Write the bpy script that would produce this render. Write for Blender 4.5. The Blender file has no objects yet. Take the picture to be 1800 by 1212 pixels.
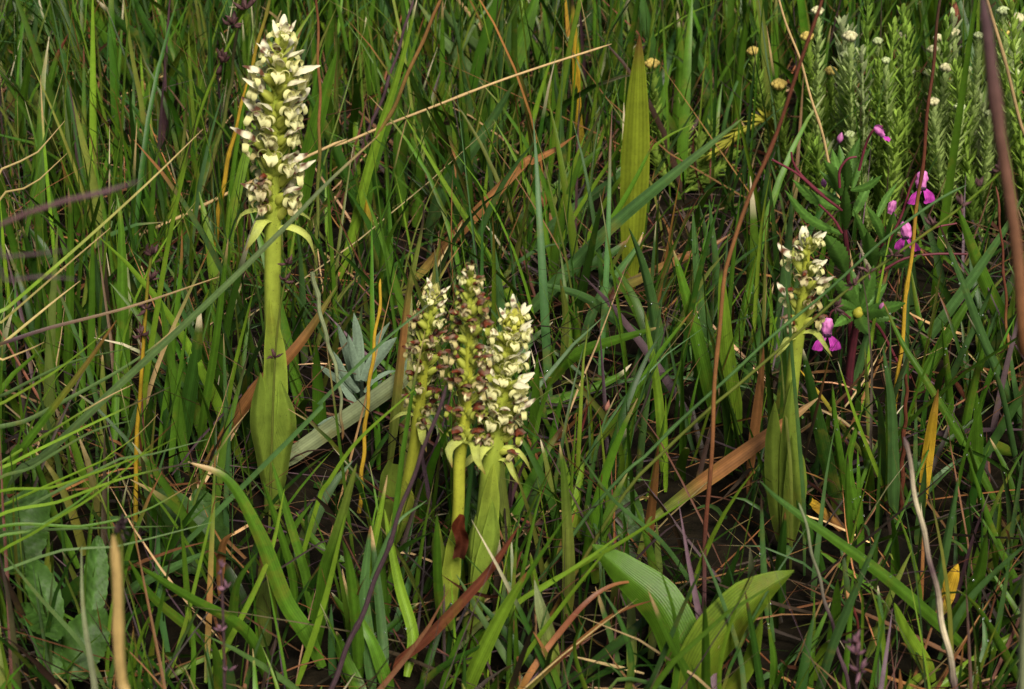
import bpy, math, random
import numpy as np
from mathutils import Vector, Matrix

rng = np.random.default_rng(11)
random.seed(11)
scene = bpy.context.scene
COL = scene.collection

# ------------------------------------------------------------------ camera
PITCH = math.radians(28.0)
CAM = np.array([0.0, -1.41, 0.75])
LENS = 73.0
K = 18.0 / LENS / 900.0                      # tangent of one photo pixel (1800 px wide)
cam_data = bpy.data.cameras.new("camera")
cam_data.lens = LENS
cam_data.sensor_width = 36.0
cam_data.clip_start = 0.02
cam_data.clip_end = 500.0
cam_data.dof.use_dof = True
cam_data.dof.focus_distance = 1.42
cam_data.dof.aperture_fstop = 19.0
cam = bpy.data.objects.new("camera", cam_data)
COL.objects.link(cam)
cam.location = CAM
cam.rotation_euler = (math.radians(90.0) - PITCH, 0.0, 0.0)
scene.camera = cam

# ------------------------------------------------------------------ world, sun, exposure
SUN_EL, SUN_AZ = math.radians(50.0), math.radians(164.0)     # azimuth clockwise from +Y (away from camera)
world = bpy.data.worlds.new("World")
scene.world = world
world.use_nodes = True
wn = world.node_tree.nodes
sky = wn.new("ShaderNodeTexSky")
sky.sky_type = 'NISHITA'
sky.sun_disc = False
sky.sun_elevation = SUN_EL
sky.sun_rotation = SUN_AZ
sky.air_density = 1.0
sky.dust_density = 4.0
sky.ozone_density = 0.6
wn["Background"].inputs["Strength"].default_value = 0.05
world.node_tree.links.new(sky.outputs["Color"], wn["Background"].inputs["Color"])
sun_data = bpy.data.lights.new("sun", 'SUN')
sun_data.energy = 3.6
sun_data.angle = math.radians(18.0)
sun_data.color = (1.0, 0.93, 0.80)
sun = bpy.data.objects.new("sun", sun_data)
COL.objects.link(sun)
sun_dir = Vector((math.sin(SUN_AZ) * math.cos(SUN_EL), math.cos(SUN_AZ) * math.cos(SUN_EL), math.sin(SUN_EL)))
sun.rotation_euler = (-sun_dir).to_track_quat('-Z', 'Y').to_euler()
scene.view_settings.view_transform = 'Standard'
scene.view_settings.look = 'None'
scene.view_settings.gamma = 1.0
scene.view_settings.exposure = 0.8
scene.cycles.max_bounces = 5
scene.cycles.diffuse_bounces = 2
scene.cycles.glossy_bounces = 2
scene.cycles.transmission_bounces = 4
scene.cycles.transparent_max_bounces = 4
scene.cycles.use_denoising = True

# ------------------------------------------------------------------ photo geometry helpers
SP, CP = math.sin(PITCH), math.cos(PITCH)

def Yg(py):
    """Distance (world Y) at which the ground lies under photo row py."""
    v = (606.0 - py) * K
    return CAM[1] + CAM[2] * (CP + v * SP) / (SP - v * CP)

def at(px, py, Y):
    v = (606.0 - py) * K
    h = (px - 900.0) * K
    d = np.array([h, CP + v * SP, -SP + v * CP])
    return CAM + d * ((Y - CAM[1]) / d[1])

def depth(p):
    q = np.asarray(p) - CAM
    return q[..., 1] * CP - q[..., 2] * SP

def project(p):
    q = np.asarray(p) - CAM
    z = q[..., 1] * CP - q[..., 2] * SP
    u = q[..., 1] * SP + q[..., 2] * CP
    return 900.0 + q[..., 0] / z / K, 606.0 - u / z / K, z

def norm(v):
    v = np.asarray(v, float)
    return v / np.maximum(np.linalg.norm(v, axis=-1, keepdims=True), 1e-9)

def spline(pts, n):
    """Catmull-Rom through pts, resampled to n points evenly by length."""
    P = np.asarray(pts, float)
    if len(P) == 2:
        t = np.linspace(0, 1, n)[:, None]
        return P[0] * (1 - t) + P[1] * t
    E = np.vstack([2 * P[0] - P[1], P, 2 * P[-1] - P[-2]])
    out = []
    for i in range(1, len(E) - 2):
        t = np.linspace(0, 1, 12, endpoint=False)[:, None]
        a, b, c, d = E[i - 1], E[i], E[i + 1], E[i + 2]
        out.append(0.5 * (2 * b + (c - a) * t + (2 * a - 5 * b + 4 * c - d) * t ** 2 + (3 * b - a - 3 * c + d) * t ** 3))
    out = np.vstack(out + [P[-1:]])
    L = np.concatenate([[0], np.cumsum(np.linalg.norm(np.diff(out, axis=0), axis=1))])
    s = np.linspace(0, L[-1], n)
    return np.stack([np.interp(s, L, out[:, k]) for k in range(3)], 1)

def tangents(P):
    return norm(np.gradient(P, axis=0))

# ------------------------------------------------------------------ mesh helpers
def mk(name, V, F, mat, parent=None, col=None, uv=None, origin=None, link=True):
    """One mesh object. V is in world space; origin is subtracted (the parent Empty's location)."""
    V = np.asarray(V, np.float32)
    if origin is not None:
        V = V - np.asarray(origin, np.float32)
    me = bpy.data.meshes.new(name)
    if isinstance(F, np.ndarray):
        me.vertices.add(len(V)); me.vertices.foreach_set("co", V.ravel())
        n, k = F.shape
        me.loops.add(n * k); me.loops.foreach_set("vertex_index", F.astype(np.int32).ravel())
        me.polygons.add(n); me.polygons.foreach_set("loop_start", np.arange(0, n * k, k, dtype=np.int32))
        me.update(calc_edges=True)
    else:
        me.from_pydata(V.tolist(), [], F)
    me.polygons.foreach_set("use_smooth", np.ones(len(me.polygons), bool))
    if col is not None:
        a = me.color_attributes.new("col", 'FLOAT_COLOR', 'POINT')
        c = np.ones((len(V), 4), np.float32)
        c[:, :3] = np.clip(np.asarray(col, np.float32).reshape(-1, 3) if np.ndim(col) > 1 else np.asarray(col, np.float32), 0, 1)
        a.data.foreach_set("color", c.ravel())
    if uv is not None:
        a = me.attributes.new("ruv", 'FLOAT2', 'POINT')
        a.data.foreach_set("vector", np.asarray(uv, np.float32).ravel())
    me.materials.append(mat)
    me.update()
    if not link:
        return me
    return place(name, me, parent)

def place(name, me, parent=None):
    o = bpy.data.objects.new(name, me)
    COL.objects.link(o)
    if parent is not None:
        o.parent = parent
    return o

def thing(name, label, cat, loc, group=None):
    o = bpy.data.objects.new(name, None)
    o.empty_display_size = 0.01
    COL.objects.link(o)
    o.location = [float(x) for x in loc]
    o["label"] = label; o["category"] = cat
    if group: o["group"] = group
    return o

def grid_faces(n, k, close=False):
    i, j = np.meshgrid(np.arange(n - 1), np.arange(k if close else k - 1), indexing='ij')
    j2 = (j + 1) % k
    return np.stack([i * k + j, i * k + j2, (i + 1) * k + j2, (i + 1) * k + j], -1).reshape(-1, 4)

def ribbon(P, W, side, kk=3, fold=0.25, wav=0.0, serr=0.0, nser=10, droop=None):
    """Leaf surface along path P (n,3) with full widths W (n); returns V, F, uv."""
    n = len(P)
    T = tangents(P)
    S = norm(side - T * np.sum(side * T, 1, keepdims=True))
    N = np.cross(S, T)
    u = np.linspace(-1, 1, kk)
    t = np.linspace(0, 1, n)
    half = (W * 0.5)[:, None] * np.ones(kk)
    if serr:
        saw = 1 + serr * (((t * nser) % 1.0) - 0.5)
        half = half * np.where(np.abs(u) > 0.9, saw[:, None], 1.0)
    lift = fold * (np.abs(u) ** 1.4)[None, :] * half
    if wav:
        ph = random.uniform(0, 6)
        lift = lift + wav * half * np.sin(t * 14 + ph)[:, None] * np.sign(u)[None, :] * (np.abs(u) ** 2)[None, :]
    V = P[:, None, :] + S[:, None, :] * (u[None, :] * half)[..., None] + N[:, None, :] * lift[..., None]
    uv = np.stack(np.broadcast_arrays((u * 0.5 + 0.5)[None, :], t[:, None]), -1)
    return V.reshape(-1, 3), grid_faces(n, kk), uv.reshape(-1, 2)

def tube(P, R, sides=7):
    n = len(P)
    T = tangents(P)
    ref = np.array([0.3, 1.0, 0.2])
    A = norm(np.cross(T, ref)); B = np.cross(T, A)
    a = np.linspace(0, 2 * math.pi, sides, endpoint=False)
    R = np.broadcast_to(R, (n,))
    V = P[:, None, :] + (A[:, None, :] * np.cos(a)[None, :, None] + B[:, None, :] * np.sin(a)[None, :, None]) * R[:, None, None]
    uv = np.stack(np.broadcast_arrays((a / 6.2832)[None, :], np.linspace(0, 1, n)[:, None]), -1)
    V = V.reshape(-1, 3); uv = uv.reshape(-1, 2)
    F = grid_faces(n, sides, True)
    return V, F, uv

def join(parts):
    """parts: list of (V, F, uv, col) -> one."""
    Vs, Fs, us, cs, o = [], [], [], [], 0
    for V, F, uv, c in parts:
        Vs.append(V); Fs.append(F + o); us.append(uv)
        cs.append(np.broadcast_to(c, (len(V), 3)))
        o += len(V)
    return np.vstack(Vs), np.vstack(Fs), np.vstack(us), np.vstack(cs)

def facing(P, twist=0.0, twist2=0.0):
    """Width directions for a ribbon along P: roughly broadside to the viewer, turned by twist (start) .. twist2 (end)."""
    T = tangents(P)
    view = norm(P - CAM)
    S = norm(np.cross(T, view)); N = np.cross(S, T)
    a = np.linspace(twist, twist2, len(P))[:, None]
    return S * np.cos(a) + N * np.sin(a)

# ------------------------------------------------------------------ materials
def new_mat(name):
    m = bpy.data.materials.new(name); m.use_nodes = True
    nt = m.node_tree; nt.nodes.clear()
    return m, nt, nt.nodes, nt.links

def plant_mat(name, rough=0.45, transl=0.25, tint=(1.25, 1.35, 0.6), vein=0.25, nveins=9.0, mottle=0.35, spec=0.5, bump=0.25, mscale=220.0, fibre=1.0, spots=0.0, wear=0.0):
    m, nt, N, L = new_mat(name)
    out = N.new("ShaderNodeOutputMaterial")
    col = N.new("ShaderNodeAttribute"); col.attribute_name = "col"
    uv = N.new("ShaderNodeAttribute"); uv.attribute_name = "ruv"
    sep = N.new("ShaderNodeSeparateXYZ"); L.new(uv.outputs["Vector"], sep.inputs[0])
    mu = N.new("ShaderNodeMath"); mu.operation = 'MULTIPLY'; mu.inputs[1].default_value = 6.2832 * nveins; L.new(sep.outputs["X"], mu.inputs[0])
    si = N.new("ShaderNodeMath"); si.operation = 'SINE'; L.new(mu.outputs[0], si.inputs[0])
    geo = N.new("ShaderNodeNewGeometry")
    noi = N.new("ShaderNodeTexNoise"); noi.inputs["Scale"].default_value = mscale; noi.inputs["Detail"].default_value = 4.0; noi.inputs["Roughness"].default_value = 0.65
    L.new(geo.outputs["Position"], noi.inputs["Vector"])
    fine = N.new("ShaderNodeTexNoise"); fine.inputs["Scale"].default_value = 40.0; fine.inputs["Detail"].default_value = 2.0
    L.new(geo.outputs["Position"], fine.inputs["Vector"])
    # value factor = 1 + vein*sin + mottle*(noise-.5) + (fine-.5)*.4
    a = N.new("ShaderNodeMath"); a.operation = 'MULTIPLY_ADD'; a.inputs[1].default_value = vein * 0.5; a.inputs[2].default_value = 1.0; L.new(si.outputs[0], a.inputs[0])
    b = N.new("ShaderNodeMath"); b.operation = 'MULTIPLY_ADD'; b.inputs[1].default_value = mottle * 2.0; b.inputs[2].default_value = -mottle; L.new(noi.outputs["Fac"], b.inputs[0])
    c = N.new("ShaderNodeMath"); c.operation = 'ADD'; L.new(a.outputs[0], c.inputs[0]); L.new(b.outputs[0], c.inputs[1])
    d = N.new("ShaderNodeMath"); d.operation = 'MULTIPLY_ADD'; d.inputs[1].default_value = 0.7; d.inputs[2].default_value = -0.35; L.new(fine.outputs["Fac"], d.inputs[0])
    e = N.new("ShaderNodeMath"); e.operation = 'ADD'; e.use_clamp = False; L.new(c.outputs[0], e.inputs[0]); L.new(d.outputs[0], e.inputs[1])
    mix = N.new("ShaderNodeVectorMath"); mix.operation = 'SCALE'; L.new(col.outputs["Color"], mix.inputs[0]); L.new(e.outputs[0], mix.inputs["Scale"])
    colour = mix.outputs[0]
    if wear:
        wn_ = N.new("ShaderNodeTexNoise"); wn_.inputs["Scale"].default_value = 28.0; wn_.inputs["Detail"].default_value = 5.0; wn_.inputs["Roughness"].default_value = 0.7
        L.new(geo.outputs["Position"], wn_.inputs["Vector"])
        wt = N.new("ShaderNodeMapRange"); wt.inputs["From Min"].default_value = 0.55; wt.inputs["From Max"].default_value = 0.72; wt.inputs["To Max"].default_value = wear; L.new(wn_.outputs["Fac"], wt.inputs["Value"])
        wx = N.new("ShaderNodeMix"); wx.data_type = 'RGBA'; wx.inputs["B"].default_value = (0.20, 0.15, 0.02, 1)
        L.new(wt.outputs[0], wx.inputs["Factor"]); L.new(colour, wx.inputs["A"]); colour = wx.outputs["Result"]
    if spots:
        sp = N.new("ShaderNodeTexNoise"); sp.inputs["Scale"].default_value = 900.0; sp.inputs["Detail"].default_value = 2.0
        L.new(geo.outputs["Position"], sp.inputs["Vector"])
        th = N.new("ShaderNodeMapRange"); th.inputs["From Min"].default_value = 0.66; th.inputs["From Max"].default_value = 0.72; L.new(sp.outputs["Fac"], th.inputs["Value"])
        sc_ = N.new("ShaderNodeMath"); sc_.operation = 'MULTIPLY'; sc_.inputs[1].default_value = spots; L.new(th.outputs[0], sc_.inputs[0])
        mx = N.new("ShaderNodeMix"); mx.data_type = 'RGBA'; mx.inputs["B"].default_value = (0.05, 0.025, 0.012, 1)
        L.new(sc_.outputs[0], mx.inputs["Factor"]); L.new(colour, mx.inputs["A"]); colour = mx.outputs["Result"]
    bs = N.new("ShaderNodeBsdfPrincipled")
    bs.inputs["Roughness"].default_value = rough
    bs.inputs["Specular IOR Level"].default_value = spec
    L.new(colour, bs.inputs["Base Color"])
    bm = N.new("ShaderNodeBump"); bm.inputs["Strength"].default_value = bump; bm.inputs["Distance"].default_value = 0.0006
    L.new(c.outputs[0], bm.inputs["Height"]); L.new(bm.outputs[0], bs.inputs["Normal"])
    if transl > 0:
        tr = N.new("ShaderNodeBsdfTranslucent")
        tv = N.new("ShaderNodeVectorMath"); tv.operation = 'MULTIPLY'; tv.inputs[1].default_value = tint; L.new(colour, tv.inputs[0])
        L.new(tv.outputs[0], tr.inputs["Color"])
        ms = N.new("ShaderNodeMixShader"); ms.inputs[0].default_value = transl
        L.new(bs.outputs[0], ms.inputs[1]); L.new(tr.outputs[0], ms.inputs[2]); L.new(ms.outputs[0], out.inputs["Surface"])
    else:
        L.new(bs.outputs[0], out.inputs["Surface"])
    return m

M_BLADE = plant_mat("grass_blade", rough=0.42, spec=0.25, transl=0.2, wear=0.45, spots=0.45, vein=0.22, nveins=7, mottle=0.3)
M_DRY = plant_mat("dry_stalk", rough=0.6, transl=0.08, tint=(1.1, 1, .8), vein=0.35, nveins=6, mottle=0.5, spec=0.3)
M_LEAF = plant_mat("broad_leaf", rough=0.45, spec=0.3, transl=0.25, wear=0.4, spots=0.6, vein=0.28, nveins=19, mottle=0.4, mscale=140.0, bump=0.6)
M_SPOT = plant_mat("speckled_stem", rough=0.45, transl=0.15, vein=0.12, nveins=5, mottle=0.3, spots=0.8)
M_HERB = plant_mat("herb_leaf", spec=0.2, rough=0.5, transl=0.22, vein=0.0, nveins=2, mottle=0.45, mscale=350.0, bump=0.5)
M_WOOL = plant_mat("woolly_leaf", rough=0.8, transl=0.2, vein=0.0, mottle=0.5, mscale=600.0, spec=0.2, bump=0.6)
M_PETAL = plant_mat("petal", rough=0.6, spec=0.25, transl=0.42, tint=(1.0, 1.0, 0.85), vein=0.06, nveins=5, mottle=0.14, mscale=400.0)
M_PINK = plant_mat("pink_petal", rough=0.5, transl=0.3, tint=(1.1, 0.9, 1.1), vein=0.2, nveins=6, mottle=0.4, mscale=300.0)
M_WITHER = plant_mat("withered_petal", rough=0.55, transl=0.1, tint=(1.2, .8, .6), vein=0.2, mottle=0.6, mscale=500.0, bump=0.4, spec=0.15)

def soil_mat():
    m, nt, N, L = new_mat("soil")
    out = N.new("ShaderNodeOutputMaterial"); bs = N.new("ShaderNodeBsdfPrincipled")
    geo = N.new("ShaderNodeNewGeometry")
    n1 = N.new("ShaderNodeTexNoise"); n1.inputs["Scale"].default_value = 45; n1.inputs["Detail"].default_value = 8
    L.new(geo.outputs["Position"], n1.inputs["Vector"])
    r = N.new("ShaderNodeValToRGB"); L.new(n1.outputs["Fac"], r.inputs[0])
    r.color_ramp.elements[0].position = 0.35; r.color_ramp.elements[0].color = (0.004, 0.0033, 0.002, 1)
    r.color_ramp.elements[1].position = 0.75; r.color_ramp.elements[1].color = (0.014, 0.010, 0.005, 1)
    L.new(r.outputs[0], bs.inputs["Base Color"]); bs.inputs["Roughness"].default_value = 0.95; bs.inputs["Specular IOR Level"].default_value = 0.08
    bm = N.new("ShaderNodeBump"); bm.inputs["Distance"].default_value = 0.01; L.new(n1.outputs["Fac"], bm.inputs["Height"]); L.new(bm.outputs[0], bs.inputs["Normal"])
    L.new(bs.outputs[0], out.inputs["Surface"])
    return m

# pigments (linear)
C = dict(g=(.048, .110, .008), b=(.104, .180, .013), d=(.020, .056, .006), u=(.043, .094, .024), v=(.075, .126, .038), l=(.135, .170, .012),
         o=(.105, .130, .022), y=(.40, .25, .02), r=(.095, .028, .014), s=(.38, .26, .12), p=(.070, .040, .048),
         k=(.035, .022, .014), n=(.20, .088, .030), e=(.17, .20, .10), t=(.34, .235, .085), w=(.5, .43, .28))
C = {k_: np.array(v_) for k_, v_ in C.items()}
# ------------------------------------------------------------------ ground
def build_ground():
    xs = np.concatenate([-np.geomspace(60, 1.6, 12), np.linspace(-1.5, 1.5, 61), np.geomspace(1.6, 60, 12)])
    ys = np.concatenate([-np.geomspace(60, 1.6, 12), np.linspace(-1.5, 2.4, 79), np.geomspace(2.5, 120, 14)])
    X, Y = np.meshgrid(xs, ys, indexing='ij')
    near = np.exp(-(np.hypot(X, Y - .3) / 3) ** 2)
    Z = (0.006 * np.sin(X * 23 + 1) * np.sin(Y * 19) + 0.004 * np.sin(X * 51) * np.sin(Y * 47 + 2)) * near - 0.008
    V = np.stack([X, Y, Z], -1).reshape(-1, 3)
    o = mk("ground", V, grid_faces(len(xs), len(ys)), soil_mat())
    o["kind"] = "structure"; o["label"] = "dark peaty soil under the grass"
build_ground()

# ------------------------------------------------------------------ traced grass, stalks and dead leaves (photo pixels, base first)
def lerp_cols(code, t):
    cs = np.array([C[c] for c in code])
    if len(cs) == 1:
        return np.broadcast_to(cs[0], (len(t), 3)).copy()
    x = t * (len(cs) - 1)
    return np.stack([np.interp(x, np.arange(len(cs)), cs[:, k]) for k in range(3)], 1)

def trace_path(pts, Y=None, dY=0.0, n=18, root=True):
    lo = max(p[1] for p in pts)
    if Y is None:
        Y = min(Yg(min(lo, 1330)) - 0.005, 1.2)
    m = len(pts)
    W = [at(p[0], p[1], Y + dY * i / max(m - 1, 1)) for i, p in enumerate(pts)]
    if root and W[0][2] > 0.006 and W[0][2] <= min(w[2] for w in W) + 0.02:
        z0 = W[0][2]
        d = W[0] - W[1]
        sl = np.clip(d[0] / max(abs(d[2]), 1e-4), -3.0, 3.0) if d[2] < 0 else 0.0
        off = -0.04 if pts[0][0] < -5 else (0.04 if pts[0][0] > 1805 else sl * z0 * 0.75)
        W.insert(0, np.array([W[0][0] + off, W[0][1] + 0.003, -0.012]))
    return spline(W, n), Y

GUARD = []      # traced blades that the random sward should not stand in front of
def trace_geo(code, w, pts, kind, Y=None, dY=None, tip=True):
    r = random.Random(int(w * 7 + pts[0][0] * 131 + pts[0][1] * 17 + pts[-1][1] * 3 + len(code)))
    if dY is None:
        dY = r.uniform(-0.05, 0.05) if kind == 'blade' else r.uniform(-0.02, 0.02)
    P, Y = trace_path(pts, Y, dY, 48 if kind == 'tube' else (36 if len(pts) > 3 else 24), kind != 'strap')
    if w >= 14 or set(code) & set('yrnselw'):
        GUARD.append((pts, w * .55 + 3, Y))
    n = len(P)
    t = np.linspace(0, 1, n)
    wm = w * K * float(depth(P[n // 2]))
    col = lerp_cols(code, t)
    jit = r.uniform(0.82, 1.2)
    if kind == 'tube':
        R = wm * 0.5 * np.clip(1.08 - 0.45 * t, 0.3, 1.2)
        R[-1] *= 0.25
        P = P + 0.0006 * np.sin(np.outer(t, [31, 23, 17]) + r.uniform(0, 6))
        nod = np.exp(-((t * 4 + r.random()) % 1.0 - 0.5) ** 2 / 0.0012)
        R = R * (1 + 0.35 * nod)
        V, F, uv = tube(P, R, 8)
        cc = np.repeat(col, 8, 0) * jit
        return V, F, uv, cc
    prof = np.minimum(1.0, 0.5 + t * 3.0) * np.clip(1 - t ** 2.6, 0, 1) ** 0.75
    if kind == 'strap':
        prof = np.minimum(1.0, 0.75 + t * 3.0) * np.where(t > 0.97, 0.75, 1.0)
    if kind == 'lance':
        prof = np.sin(np.pi * np.clip(0.06 + 0.94 * t, 0, 1)) ** 0.75
        prof[-1] = 0.03
    tw = r.uniform(-0.55, 0.55); tw2 = tw + r.uniform(-0.6, 0.6)
    W = wm * prof / max(0.7, math.cos((tw + tw2) / 2)) + 0.00025
    kk = 5 if w >= 14 else 3
    V, F, uv = ribbon(P, W, facing(P, tw, tw2), kk, fold=r.uniform(0.25, 0.55), wav=0.08 if w > 14 else 0)
    u = np.abs(np.linspace(-1, 1, kk))
    rib = 1 + 0.35 * np.exp(-(u / 0.15) ** 2) * (0.5 if w < 12 else 1) + 0.15 * (u > 0.9)
    cc = col[:, None, :] * rib[None, :, None] * jit
    if tip and code[-1] in 'gbduvoe' and r.random() < 0.5:
        tc = C[r.choice('nskrw')]
        f = np.clip((t - r.uniform(0.84, 0.95)) / 0.05, 0, 1)[:, None, None]
        cc = cc * (1 - f) + tc * f
    return V, F, uv, cc.reshape(-1, 3)

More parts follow.
